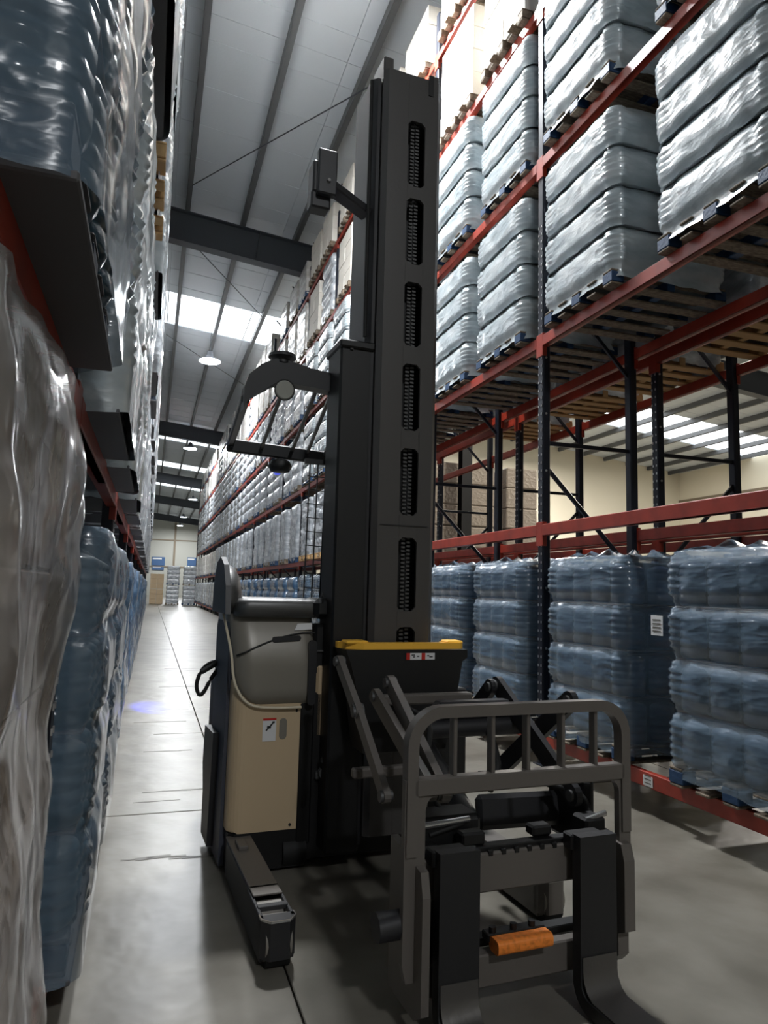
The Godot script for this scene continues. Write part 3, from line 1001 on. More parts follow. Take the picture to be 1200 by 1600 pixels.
	for e in [[-0.15, -0.64, 0.13], [0.44, -0.64, 0.1]]:
		geo.box(Vector3(e[0], 1.27, e[1]), Vector3(e[2], 0.02, 0.1), 0.008)
	part(head, "yellow_pad", geo, M["yellow"], Vector3.ZERO, "yellow top pad")
	geo = Geo.new()
	geo.box(Vector3(0.2, 1.2, -0.538), Vector3(0.17, 0.036, 0.002))
	var lb := part(head, "warning_label", geo, M["label_white"])
	geo = Geo.new()
	for x in [0.125, 0.216]:
		geo.box(Vector3(x, 1.2, -0.5365), Vector3(0.022, 0.036, 0.002))
	part(lb, "label_red_square", geo, M["label_red"])
	geo = Geo.new()
	for r in [[0.155, 1.207, 0.02], [0.16, 1.197, 0.012], [0.245, 1.203, 0.012], [0.262, 1.197, 0.02], [0.185, 1.2, 0.012]]:
		geo.box(Vector3(r[0], r[1], -0.5365), Vector3(r[2], 0.006, 0.002))
	part(lb, "label_print", geo, M["label_ink"])
	# ---- pantograph
	link(t, -0.305, Vector2(-0.42, 1.19), Vector2(-0.12, 0.99), 0.06, 0.03, M["truck_grey"])
	link(t, -0.3, Vector2(-0.14, 1.0), Vector2(0.24, 0.71), 0.06, 0.03, M["truck_grey"])
	link(t, -0.2, Vector2(-0.16, 1.05), Vector2(0.46, 0.78), 0.075, 0.03, M["truck_grey"])
	link(t, -0.15, Vector2(-0.11, 1.12), Vector2(0.47, 0.77), 0.07, 0.035, M["truck_grey"])
	link(t, 0.5, Vector2(-0.22, 1.08), Vector2(0.42, 0.7), 0.09, 0.03, M["truck_dark"])
	link(t, 0.47, Vector2(-0.24, 1.07), Vector2(-0.5, 0.85), 0.08, 0.03, M["truck_dark"])
	link(t, 0.6, Vector2(0.26, 1.07), Vector2(-0.36, 0.62), 0.09, 0.03, M["truck_dark"])
	link(t, 0.54, Vector2(0.2, 0.72), Vector2(-0.45, 0.55), 0.08, 0.03, M["truck_dark"])
	#link(t, -0.26, Vector2(0.2, 0.95), Vector2(-0.5, 0.5), 0.09, 0.03, M["truck_black"])
	geo = Geo.new()
	geo.box(Vector3(0.12, 1.015, -0.28), Vector3(0.5, 0.05, 0.06), 0.008)
	part(t, "cross_tie", geo, M["truck_grey"])
	geo = Geo.new()
	geo.box(Vector3(-0.18, 0.72, -0.1), Vector3(0.3, 0.045, 0.05), 0.008)
	part(t, "cross_tie", geo, M["truck_grey"])
	geo = Geo.new()
	geo.box(Vector3(0.3, 0.98, -0.12), Vector3(0.42, 0.09, 0.1), 0.02)
	part(t, "link_block", geo, M["truck_dark"])
	geo = Geo.new()
	geo.cyl(Vector3(0.02, 0.9, -0.1), Vector3(0.55, 0.9, -0.1), 0.045, -1, 14)
	part(t, "link_shaft", geo, M["truck_dark"])
	geo = Geo.new()
	geo.cyl(Vector3(0.02, 1.0, -0.45), Vector3(0.06, 0.6, 0.3), 0.045, -1, 14)
	part(t, "reach_cylinder", geo, M["truck_black"])
	geo = Geo.new()
	geo.tube([Vector3(0.3, 1.0, -0.3), Vector3(0.36, 0.9, -0.1), Vector3(0.34, 0.76, 0.05), Vector3(0.26, 0.66, 0.12)], 0.018)
	part(t, "hydraulic_hose", geo, M["rubber"])
	geo = Geo.new()
	geo.tube([Vector3(-0.05, 1.0, -0.2), Vector3(-0.02, 0.95, 0.05), Vector3(-0.1, 0.8, 0.2), Vector3(-0.12, 0.66, 0.4)], 0.014)
	part(t, "hydraulic_hose", geo, M["rubber"])
	geo = Geo.new()
	geo.tube([Vector3(0.45, 0.72, 0.3), Vector3(0.53, 0.7, 0.42), Vector3(0.54, 0.62, 0.48), Vector3(0.5, 0.55, 0.5)], 0.014)
	part(t, "hydraulic_hose", geo, M["rubber"])
	geo = Geo.new()
	geo.tube([Vector3(-0.22, 0.63, 0.5), Vector3(-0.1, 0.655, 0.5), Vector3(0.0, 0.66, 0.46)], 0.01)
	part(t, "hydraulic_hose", geo, M["rubber"])
	# ---- fork carriage and load backrest
	var ZC := 0.64
	var car := Node3D.new()
	geo = Geo.new()
	var ol := []
	ol.append_array([Vector2(-0.365, 0.62), Vector2(-0.365, 0.95)])
	ol.append_array(arc(Vector2(-0.245, 0.995), 0.12, 180, 90, 8))
	ol.append_array(arc(Vector2(0.455, 0.995), 0.12, 90, 0, 8))
	ol.append_array([Vector2(0.575, 0.95), Vector2(0.575, 0.62)])
	geo.ribbon(ol, 0.042, 0.05, zx(ZC))
	var br := part(t, "load_backrest", geo, M["truck_grey"], Vector3.ZERO, "rounded grey load backrest frame")
	geo = Geo.new()
	geo.box(Vector3(0.105, 0.853, ZC), Vector3(0.93, 0.062, 0.05), 0.005)
	part(br, "backrest_rail", geo, M["truck_grey"])
	for x in [-0.19, -0.03, 0.125, 0.285, 0.44]:
		geo = Geo.new()
		geo.box(Vector3(x, 0.99, ZC - 0.01), Vector3(0.016, 0.24, 0.04), 0.003)
		part(br, "backrest_bar", geo, M["truck_grey"])
	# curved inner gussets and uprights
	geo = Geo.new()
	var left := [Vector2(-0.39, 0.88), Vector2(-0.39, 0.0 + 0.26), Vector2(-0.375, 0.2), Vector2(-0.31, 0.2), Vector2(-0.31, 0.76)]
	left.append_array(arc(Vector2(-0.25, 0.77), 0.06, 180, 90, 5))
	left.append_array([Vector2(-0.25, 0.88)])
	geo.prism(left, 0.03, zx(ZC))
	part(br, "backrest_upright", geo, M["truck_grey"])
	geo = Geo.new()
	var right := [Vector2(0.6, 0.88), Vector2(0.6, 0.28), Vector2(0.56, 0.22), Vector2(0.545, 0.22), Vector2(0.545, 0.76)]
	right.append_array(arc(Vector2(0.485, 0.77), 0.06, 0, 90, 5))
	right.append_array([Vector2(0.485, 0.88)])
	geo.prism(right, 0.03, zx(ZC))
	part(br, "backrest_upright", geo, M["truck_grey"])
	geo = Geo.new()
	geo.prism([Vector2(0.42, 0.62), Vector2(0.7, 0.58), Vector2(0.72, 0.5), Vector2(0.72, 0.12), Vector2(0.66, 0.08), Vector2(0.42, 0.08)], 0.03, yz(-0.33))
	part(t, "carriage_side_plate", geo, M["truck_grey"])
	geo = Geo.new()
	geo.prism([Vector2(0.42, 0.6), Vector2(0.68, 0.58), Vector2(0.7, 0.52), Vector2(0.7, 0.26), Vector2(0.66, 0.24), Vector2(0.66, 0.16), Vector2(0.62, 0.12), Vector2(0.42, 0.1)], 0.05, yz(0.555))
	part(t, "carriage_side_plate", geo, M["truck_grey"])
	geo = Geo.new()
	geo.box(Vector3(0.1, 0.512, ZC - 0.06), Vector3(0.86, 0.142, 0.06), 0.006)
	part(t, "fork_bar", geo, M["truck_grey"])
	geo = Geo.new()
	geo.box(Vector3(0.1, 0.166, ZC - 0.06), Vector3(0.86, 0.115, 0.06), 0.006)
	part(t, "fork_bar", geo, M["truck_grey"])
	geo = Geo.new()
	geo.box(Vector3(0.1, 0.59, ZC - 0.07), Vector3(0.86, 0.022, 0.05), 0.004)
	part(t, "notch_rail", geo, M["truck_black"])
	geo = Geo.new()
	geo.box(Vector3(0.235, 0.628, ZC - 0.09), Vector3(0.09, 0.04, 0.06), 0.008)
	part(t, "notch_rail", geo, M["truck_black"])
	geo = Geo.new()
	geo.box(Vector3(-0.07, 0.625, ZC - 0.09), Vector3(0.1, 0.05, 0.06), 0.008)
	part(t, "carriage_stop", geo, M["truck_black"])
	geo = Geo.new()
	geo.box(Vector3(0.1, 0.235, ZC - 0.12), Vector3(0.84, 0.03, 0.06), 0.004)
	for k in 15:
		geo.box(Vector3(-0.3 + k * 0.057, 0.58, ZC - 0.034), Vector3(0.022, 0.022, 0.012), 0.003)
	part(t, "notch_rail", geo, M["truck_black"])
	for f in [[0.407, 0.168], [-0.19, 0.16]]:
		geo = Geo.new()
		var path := [Vector2(0.675, 0.632), Vector2(0.675, 0.17)]
		path.append_array(arc(Vector2(0.745, 0.11), 0.07, 180, 270, 6))
		path.append_array([Vector2(1.2, 0.036), Vector2(1.86, 0.03)])
		geo.ribbon(path, 0.05, f[1], yz(f[0]))
		var fk := part(t, "fork", geo, M["truck_fork"])
		geo = Geo.new()
		geo.ribbon([Vector2(0.7035, 0.2), Vector2(0.704, 0.15), Vector2(0.71, 0.115), Vector2(0.73, 0.085), Vector2(0.76, 0.068), Vector2(1.2, 0.0625), Vector2(1.84, 0.0565)], 0.004, f[1] - 0.012, yz(f[0]))
		part(fk, "worn_face", geo, M["fork_steel"])
		geo = Geo.new()
		geo.box(Vector3(f[0] - 0.02, 0.6, 0.63), Vector3(f[1] * 0.9, 0.06, 0.06), 0.006)
		part(fk, "fork_hook", geo, M["truck_black"])
	geo = Geo.new()
	geo.prism(rounded(-0.035, -0.022, 0.035, 0.028, 0.018, 4), 0.235, Transform3D(Basis(Vector3(0, 0, 1), Vector3(0, 1, 0), Vector3(-1, 0, 0)), Vector3(0.098, 0.265, 0.645)))
	var os := part(t, "orange_stop", geo, M["orange"], Vector3.ZERO, "scuffed orange stop block")
	geo = Geo.new()
	geo.box(Vector3(0.098, 0.28, 0.59), Vector3(0.25, 0.03, 0.05), 0.004)
	for x in [0.0, 0.09, 0.17]:
		geo.cyl(Vector3(x, 0.29, 0.6), Vector3(x, 0.315, 0.6), 0.014, -1, 8)
	part(os, "stop_bracket", geo, M["truck_black"])
	# sideshift cylinder sticking out on the left
	geo = Geo.new()
	geo.cyl(Vector3(-0.47, 0.375, 0.6), Vector3(-0.3, 0.375, 0.6), 0.052, -1, 8)
	part(t, "sideshift_cylinder", geo, M["truck_dark"])
	# dark covers behind the backrest
	geo = Geo.new()
	geo.box(Vector3(0.365, 0.595, 0.22), Vector3(0.46, 0.145, 0.05), 0.02, Basis(Vector3(0, 0, 1), -0.03) * Basis(Vector3(1, 0, 0), -0.2))
	part(t, "tilt_cover", geo, M["truck_dark"])
	geo = Geo.new()
	geo.box(Vector3(-0.13, 0.56, 0.42), Vector3(0.28, 0.26, 0.16), 0.02)
	part(t, "carriage_frame", geo, M["truck_black"])
	geo = Geo.new()
	geo.box(Vector3(0.57, 0.62, 0.3), Vector3(0.05, 0.3, 0.3), 0.02)
	part(t, "carriage_frame", geo, M["truck_black"])
	geo = Geo.new()
	geo.box(Vector3(-0.25, 0.36, 0.5), Vector3(0.1, 0.5, 0.12), 0.01)
	part(t, "carriage_frame", geo, M["truck_black"])
	geo = Geo.new()
	geo.box(Vector3(0.5, 0.4, 0.52), Vector3(0.1, 0.5, 0.1), 0.01)
	part(t, "carriage_frame", geo, M["truck_black"])
	geo = Geo.new()
	geo.cyl(Vector3(-0.3, 0.662, 0.5), Vector3(-0.05, 0.675, 0.5), 0.013, -1, 8)
	part(t, "tilt_rod", geo, M["chrome"])
	geo = Geo.new()
	geo.cyl(Vector3(0.46, 0.64, 0.55), Vector3(0.56, 0.66, 0.55), 0.013, -1, 8)
	part(t, "tilt_rod", geo, M["chrome"])
	geo = Geo.new()
	geo.cyl(Vector3(-0.33, 0.6, 0.6), Vector3(-0.33, 0.66, 0.6), 0.012, -1, 8)
	part(t, "tilt_rod", geo, M["chrome"])
	# ---- base legs
	for s in [-1, 1]:
		var lx := -0.675 if s < 0 else 0.66
		geo = Geo.new()
		var foot := [Vector2(-0.07, -1.0), Vector2(-0.07, -0.3), Vector2(-0.073, 0.0), Vector2(-0.04, 0.055), Vector2(0.04, 0.055), Vector2(0.073, 0.0), Vector2(0.073, -0.3), Vector2(0.06, -0.45), Vector2(0.045, -1.0)]
		for i in foot.size():
			foot[i] = Vector2(foot[i].x * (1.0 if s < 0 else -1.0), foot[i].y)
		# shell: side walls, nose, deck behind the rollers
		for e in [[-0.065, 0.016], [0.065, 0.016]]:
			geo.box(Vector3(lx + e[0], 0.11, -0.14), Vector3(e[1], 0.17, 0.3), 0.003)
		geo.box(Vector3(lx, 0.11, -0.6), Vector3(0.14, 0.18, 0.64), 0.006)
		geo.box(Vector3(lx, 0.19, -0.1), Vector3(0.13, 0.02, 0.035), 0.002)
		geo.prism([Vector2(-0.073, -0.02), Vector2(-0.073, 0.02), Vector2(-0.04, 0.06), Vector2(0.04, 0.06), Vector2(0.073, 0.02), Vector2(0.073, -0.02)], 0.15, Transform3D(Basis(Vector3(1, 0, 0), Vector3(0, 0, 1), Vector3(0, -1, 0)), Vector3(lx, 0.12, 0.0)))
		var leg := part(t, "outrigger", geo, M["truck_dark"] if s < 0 else M["truck_grey"], Vector3.ZERO, "floor-hugging outrigger leg")
		geo = Geo.new()
		geo.box(Vector3(lx, 0.203, -0.62), Vector3(0.13, 0.008, 0.7), 0.002)
		geo.box(Vector3(lx + 0.0, 0.203, -0.24), Vector3(0.13, 0.008, 0.1), 0.002)
		geo.box(Vector3(lx - 0.01, 0.215, -0.8), Vector3(0.05, 0.02, 0.12), 0.004)
		part(leg, "leg_deck", geo, M["truck_grey"])
		geo = Geo.new()
		for q in [[-0.073, -0.02, -0.073, 0.02], [-0.073, 0.02, -0.04, 0.06], [-0.04, 0.06, 0.04, 0.06], [0.04, 0.06, 0.073, 0.02], [0.073, 0.02, 0.073, -0.02]]:
			geo.bar(Vector3(lx + q[0], 0.196, q[1]), Vector3(lx + q[2], 0.196, q[3]), 0.006, 0.008)
		part(leg, "worn_edge", geo, M["chrome"])
		for z in [-0.17, -0.03]:
			geo = Geo.new()
			geo.cyl(Vector3(lx - 0.055, 0.1, z), Vector3(lx + 0.055, 0.1, z), 0.085, -1, 20)
			part(leg, "load_roller", geo, M["roller"])
		geo = Geo.new()
		geo.cyl(Vector3(lx - 0.05, 0.05, 0.0), Vector3(lx + 0.05, 0.05, 0.0), 0.05, -1, 16)
		geo.box(Vector3(lx, 0.02, -0.5), Vector3(0.1, 0.03, 0.6))
		part(leg, "skid", geo, M["rubber"])
	# ---- chassis
	geo = Geo.new()
	geo.prism([Vector2(-0.73, -0.98), Vector2(-0.7, -0.945), Vector2(-0.3, -0.945), Vector2(-0.3, -1.6), Vector2(-0.73, -1.56)], 0.2, xz(0.12))
	geo.box(Vector3(0.2, 0.5, -1.1), Vector3(1.02, 0.92, 0.3), 0.01)
	geo.box(Vector3(-0.32, 0.52, -1.02), Vector3(0.09, 0.78, 0.16), 0.012)
	geo.box(Vector3(-0.05, 0.52, -1.7), Vector3(1.3, 0.9, 1.0), 0.06)
	geo.box(Vector3(-0.12, 0.55, -0.98), Vector3(0.2, 0.7, 0.12), 0.01)
	part(t, "chassis", geo, M["truck_black"])
	geo = Geo.new()
	geo.cyl(Vector3(-0.43, 0.09, -1.0), Vector3(-0.3, 0.09, -1.0), 0.085, -1, 18)
	part(t, "drive_wheel", geo, M["rubber"])
	# cream battery panel wrapped round the corner: outline in xz lofted up
	geo = Geo.new()
	var rings := []
	for y in [0.215, 0.22, 0.6, 0.96, 1.02]:
		var ring := []
		var ins := 0.004 if y == 0.215 or y == 1.02 else 0.0
		ring.append(Vector3(-0.35 - ins, y, -0.945 - ins))
		for p in arc(Vector2(-0.665, -1.02), 0.075 - ins, 90, 180, 6):
			ring.append(Vector3(p.x, y + (0.01 if p.y < -0.95 else 0.0), p.y))
		ring.append(Vector3(-0.74 + ins, y + 0.01, -1.05))
		ring.append(Vector3(-0.74 + ins, y + 0.01, -1.1))
		ring.append(Vector3(-0.35 - ins, y, -1.1))
		rings.append(ring)
	geo.loft(rings, true, -1)
	var panel := part(t, "battery_panel", geo, M["truck_cream"], Vector3.ZERO, "cream side panel with rounded corner")
	geo = Geo.new()
	geo.box(Vector3(-0.533, 0.765, -0.9435), Vector3(0.075, 0.125, 0.002))
	var st := part(panel, "sticker", geo, M["label_white"])
	geo = Geo.new()
	geo.box(Vector3(-0.533, 0.822, -0.942), Vector3(0.075, 0.012, 0.002))
	part(st, "sticker_band", geo, M["label_red"])
	geo = Geo.new()
	geo.bar(Vector3(-0.552, 0.76, -0.942), Vector3(-0.515, 0.8, -0.942), 0.008, 0.002, Vector3(0, 0, 1))
	geo.bar(Vector3(-0.546, 0.782, -0.942), Vector3(-0.525, 0.776, -0.942), 0.012, 0.002, Vector3(0, 0, 1))
	geo.box(Vector3(-0.511, 0.805, -0.942), Vector3(0.014, 0.01, 0.002))
	part(st, "sticker_pictogram", geo, M["label_ink"])
	geo = Geo.new()
	geo.prism(rounded(-0.476, 0.71, -0.434, 0.825, 0.02), 0.004, zx(-0.944))
	part(panel, "panel_slot", geo, M["hood_plastic"])
	geo = Geo.new()
	geo.prism(rounded(-0.385, 0.855, -0.375, 0.878, 0.004), 0.004, zx(-0.944))
	geo.cyl(Vector3(-0.395, 0.245, -0.945), Vector3(-0.395, 0.245, -0.941), 0.008, -1, 10)
	part(panel, "panel_screws", geo, M["label_ink"])
	# slate side wall
	geo = Geo.new()
	geo.prism([Vector2(-1.07, 0.02), Vector2(-1.07, 1.35), Vector2(-1.2, 1.43), Vector2(-1.45, 1.44), Vector2(-1.56, 1.3), Vector2(-1.56, 0.75), Vector2(-1.6, 0.62), Vector2(-1.6, 0.45), Vector2(-1.55, 0.33), Vector2(-1.55, 0.02)], 0.06, yz(-0.73))
	part(t, "side_panel", geo, M["side_slate"], Vector3.ZERO, "bluish grey side panel")
	geo = Geo.new()
	geo.prism([Vector2(-1.3, 0.05), Vector2(-1.25, 0.7), Vector2(-1.62, 0.68), Vector2(-1.64, 0.45), Vector2(-1.57, 0.3), Vector2(-1.56, 0.05)], 0.07, yz(-0.76))
	part(t, "side_bumper", geo, M["truck_dark"])
	# moulded hood over the seat base: bulging surface
	geo = Geo.new()
	rings = []
	var ny := 16
	var nx := 14
	for j in ny + 1:
		var v := float(j) / ny
		var y := lerpf(0.895, 1.40, v)
		var xl := -0.755 + 0.0 * v
		# lower left corner sweeps in
		var q := clampf((y - 0.895) / 0.2, 0, 1)
		xl = lerpf(-0.6, -0.735, sqrt(1.0 - (1.0 - q) * (1.0 - q)))
		xl = lerpf(xl, -0.765, clampf((y - 1.1) / 0.3, 0, 1))
		var ring := []
		for i in nx + 1:
			var u := float(i) / nx
			var x := lerpf(xl, -0.285, u)
			var edge := minf(minf(u * 5.0, (1.0 - u) * 9.0), v * 7.0)
			var bulge := 0.05 * (1.0 - pow(1.0 - clampf(edge, 0, 1), 2))
			var z := -0.955 + bulge - 0.1 * pow(clampf((y - 1.12) / 0.28, 0, 1), 1.6)
			ring.append(Vector3(x, y, z))
		for i in range(nx, -1, -1):
			ring.append(Vector3(ring[i].x, y, -1.5))
		rings.append(ring)
	geo.loft(rings, true, 1)
	var hood := part(t, "hood", geo, M["hood_plastic"], Vector3.ZERO, "moulded grey-brown plastic hood under the seat")
	geo = Geo.new()
	var seam := []
	for i in 13:
		var u := float(i) / 12
		var x := lerpf(-0.735, -0.29, u)
		var y := 1.175 + 0.125 * sin(u * PI * 0.52)
		seam.append(Vector3(x, y, -0.901 - 0.1 * pow(clampf((y - 1.12) / 0.28, 0, 1), 1.6) - (0.03 if i == 0 else 0.0)))
	geo.tube(seam, 0.005, 6)
	part(hood, "hood_seam", geo, M["truck_black"])
	geo = Geo.new()
	geo.prism(rounded(-0.54, 1.253, -0.375, 1.283, 0.014), 0.02, Transform3D(Basis(Vector3(0, 0, 1), 0.06), Vector3(0.075, 0.028, -0.937)))
	part(hood, "hood_grip", geo, M["truck_dark"])
	geo = Geo.new()
	geo.prism([Vector2(-0.42, 1.31), Vector2(-0.315, 1.318), Vector2(-0.315, 1.355), Vector2(-0.4, 1.35)], 0.004, Transform3D(Basis(Vector3(1, 0, 0), -0.3), Vector3(0.01, 0.06, -0.566)))
	part(hood, "hood_sticker", geo, M["label_white"])
	geo = Geo.new()
	geo.tube([Vector3(-0.79, 1.43, -1.2), Vector3(-0.775, 1.3, -1.06), Vector3(-0.758, 1.18, -0.98), Vector3(-0.745, 1.06, -0.955), Vector3(-0.72, 0.985, -0.94), Vector3(-0.68, 0.93, -0.93), Vector3(-0.62, 0.897, -0.925), Vector3(-0.5, 0.886, -0.922), Vector3(-0.36, 0.885, -0.922)], 0.008, 8)
	part(hood, "cream_edging", geo, M["cream_trim"])
	geo = Geo.new()
	geo.prism(rounded(-0.335, 0.9, -0.29, 1.26, 0.02), 0.03, zx(-0.9))
	part(hood, "hood_end_strip", geo, M["truck_dark"])
	# ---- seat facing sideways
	geo = Geo.new()
	rings = []
	for j in [[1.385, 0.02], [1.395, 0.0], [1.465, 0.0], [1.485, 0.015], [1.492, 0.05]]:
		var ring := []
		for p in rounded(-0.75 + j[1], -1.5 + j[1], -0.24 - j[1], -0.93 - j[1], 0.08, 5):
			ring.append(Vector3(p.x, j[0], p.y))
		rings.append(ring)
	geo.loft(rings, true, 1)
	var topring: Array = rings[-1]
	for k in topring.size():
		geo.tri(Vector3(-0.5, 1.496, -1.2), topring[(k + 1) % topring.size()], topring[k])
	var seat := part(t, "seat", geo, M["seat_vinyl"])
	geo = Geo.new()
	var back := [Vector2(-0.96, 1.4), Vector2(-1.0, 1.56), Vector2(-1.1, 1.68), Vector2(-1.24, 1.73), Vector2(-1.38, 1.7), Vector2(-1.48, 1.58), Vector2(-1.5, 1.4)]
	geo.prism(back, 0.03, yz(-0.79))
	part(t, "backrest_shell", geo, M["truck_dark"])
	geo = Geo.new()
	rings = []
	for f in [[-0.775, 0.97], [-0.755, 0.96], [-0.73, 0.88], [-0.705, 0.7], [-0.69, 0.45], [-0.685, 0.05]]:
		var ring := []
		for k in 24:
			var a := TAU * k / 24
			var yy := sin(a)
			ring.append(Vector3(f[0], 1.47 + (yy * 0.22 if yy > 0 else yy * 0.08) * f[1], -1.22 + cos(a) * 0.25 * f[1]))
		rings.append(ring)
	geo.loft(rings, true, 1)
	part(t, "seat_backrest", geo, M["seat_vinyl"], Vector3.ZERO, "curved seat backrest")
	geo = Geo.new()
	geo.box(Vector3(-0.24, 1.44, -1.05), Vector3(0.14, 0.12, 0.3), 0.03)
	geo.box(Vector3(-0.235, 1.2, -1.02), Vector3(0.11, 0.3, 0.12), 0.02)
	geo.cyl(Vector3(-0.22, 1.5, -1.0), Vector3(-0.2, 1.56, -1.0), 0.03, 0.02, 12)
	part(t, "control_console", geo, M["truck_black"])
	geo = Geo.new()
	geo.box(Vector3(-0.235, 1.195, -0.955), Vector3(0.08, 0.01, 0.02), 0.002)
	part(t, "console_strip", geo, M["chain"])
	geo = Geo.new()
	geo.box(Vector3(-0.225, 0.91, -1.0), Vector3(0.1, 0.42, 0.1), 0.02)
	part(t, "cream_post", geo, M["truck_cream"], Vector3.ZERO, "cream inner post")
	geo = Geo.new()
	geo.cyl(Vector3(-0.22, 0.52, -0.93), Vector3(-0.22, 0.52, -0.9), 0.03, -1, 14)
	geo.box(Vector3(-0.22, 0.5, -0.95), Vector3(0.08, 0.04, 0.05), 0.005)
	part(t, "bright_fitting", geo, M["chain"])
	geo = Geo.new()
	geo.tube([Vector3(-0.19, 0.9, -0.92), Vector3(-0.16, 0.78, -0.88), Vector3(-0.14, 0.66, -0.86), Vector3(-0.12, 0.4, -0.86)], 0.016)
	part(t, "hydraulic_hose", geo, M["rubber"])
	geo = Geo.new()
	geo.tube([Vector3(-0.22, 0.72, -0.93), Vector3(-0.2, 0.66, -0.9), Vector3(-0.23, 0.58, -0.9)], 0.02)
	part(t, "hydraulic_hose", geo, M["rubber"])
	# hanging cable loop at the rear
	geo = Geo.new()
	geo.tube([Vector3(-0.72, 1.08, -1.5), Vector3(-0.79, 1.08, -1.5), Vector3(-0.85, 1.03, -1.5), Vector3(-0.875, 0.95, -1.5), Vector3(-0.86, 0.89, -1.5), Vector3(-0.83, 0.9, -1.5), Vector3(-0.79, 0.98, -1.5), Vector3(-0.74, 1.06, -1.48)], 0.013)
	geo.bar(Vector3(-0.86, 1.02, -1.48), Vector3(-0.74, 1.09, -1.48), 0.03, 0.03, Vector3.UP, 0.01)
	part(t, "cable_loop", geo, M["rubber"])
	# ---- overhead guard
	geo = Geo.new()
	var front := [[-0.19, 2.87, 2.77], [-0.35, 2.885, 2.785], [-0.5, 2.915, 2.79], [-0.58, 2.915, 2.775], [-0.66, 2.87, 2.72], [-0.73, 2.8, 2.66], [-0.755, 2.72, 2.6]]
	rings = []
	for f in front:
		rings.append([Vector3(f[0], f[1], -1.1), Vector3(f[0], f[1], -1.0), Vector3(f[0], f[2] - 0.015, -1.0), Vector3(f[0], f[2] - 0.015, -1.1)])
	geo.loft(rings, true, -1)
	geo.quad(rings[-1][0], rings[-1][1], rings[-1][2], rings[-1][3])
	geo.bar(Vector3(-0.74, 2.66, -1.04), Vector3(-0.655, 2.6, -2.1), 0.05, 0.05, Vector3.UP, 0.01)
	geo.bar(Vector3(-0.68, 2.585, -2.1), Vector3(0.2, 2.55, -2.1), 0.05, 0.1, Vector3.UP, 0.01)
	var guard := part(t, "overhead_guard", geo, M["guard_black"], Vector3.ZERO, "dark overhead guard above the seat")
	for x in [[-0.5, -0.43], [-0.3, -0.2], [-0.2, -0.08], [-0.1, 0.06]]:
		geo = Geo.new()
		geo.bar(Vector3(x[0], 2.8, -1.04), Vector3(x[1], 2.57, -2.1), 0.022, 0.02)
		part(guard, "guard_bar", geo, M["guard_black"])
	geo = Geo.new()
	geo.cyl(Vector3(-0.53, 2.9, -1.04), Vector3(-0.53, 2.925, -1.04), 0.05, -1, 16)
	geo.cyl(Vector3(-0.53, 2.935, -1.04), Vector3(-0.53, 2.955, -1.04), 0.085, 0.08, 20)
	part(guard, "beacon", geo, M["truck_dark"])
	geo = Geo.new()
	geo.cyl(Vector3(-0.52, 2.735, -1.04), Vector3(-0.52, 2.725, -0.985), 0.05, 0.064, 20)
	geo.box(Vector3(-0.52, 2.79, -1.02), Vector3(0.03, 0.06, 0.03))
	var wl := part(guard, "work_light", geo, M["truck_black"])
	geo = Geo.new()
	geo.cyl(Vector3(-0.52, 2.725, -0.984), Vector3(-0.52, 2.724, -0.979), 0.056, 0.05, 20)
	part(wl, "work_lens", geo, M["lens"])
	geo = Geo.new()
	geo.lathe([Vector2(0.0, 2.41), Vector2(0.07, 2.42), Vector2(0.09, 2.46), Vector2(0.07, 2.5), Vector2(0.02, 2.52), Vector2(0.02, 2.56)], Vector3(-0.28, 0, -2.1), 20)
	var bl := part(guard, "blue_spot", geo, M["truck_black"], Vector3.ZERO, "blue floor spot lamp")
	var bs := SpotLight3D.new()
	bs.name = "blue_spot_light"
	bs.light_color = Color(0.12, 0.2, 1.0)
	bs.light_energy = 420.0
	bs.spot_angle = 3.4
	bs.spot_angle_attenuation = 0.9
	bs.spot_range = 40.0
	bs.light_size = 0.02
	bs.shadow_enabled = true
	t.add_child(bs)
	bs.position = Vector3(-0.28, 2.4, -2.3)
	bs.look_at_from_position(bs.global_position, Vector3(0.1, 0, -9.6), Vector3.UP)
	geo = Geo.new()
	geo.cyl(Vector3(-0.28, 2.44, -2.18), Vector3(-0.28, 2.435, -2.2), 0.03, -1, 14)
	part(bl, "blue_lens", geo, M["blue_glow"])
	# guard post and wire screen beside the operator
	geo = Geo.new()
	geo.box(Vector3(-0.2, 2.1, -1.05), Vector3(0.05, 1.5, 0.06), 0.008)
	geo.box(Vector3(-0.27, 2.33, -1.1), Vector3(0.16, 0.03, 0.03))
	var post := part(t, "guard_post", geo, M["truck_black"])
	geo = Geo.new()
	for k in 3:
		var x := -0.325 + k * 0.05
		geo.bar(Vector3(x, 1.5, -1.1), Vector3(x + 0.01, 2.34, -1.1), 0.007, 0.007)
	for k in 10:
		geo.bar(Vector3(-0.33, 1.56 + k * 0.085, -1.1), Vector3(-0.21, 1.555 + k * 0.085, -1.1), 0.005, 0.005)
	part(post, "wire_screen", geo, M["truck_black"])

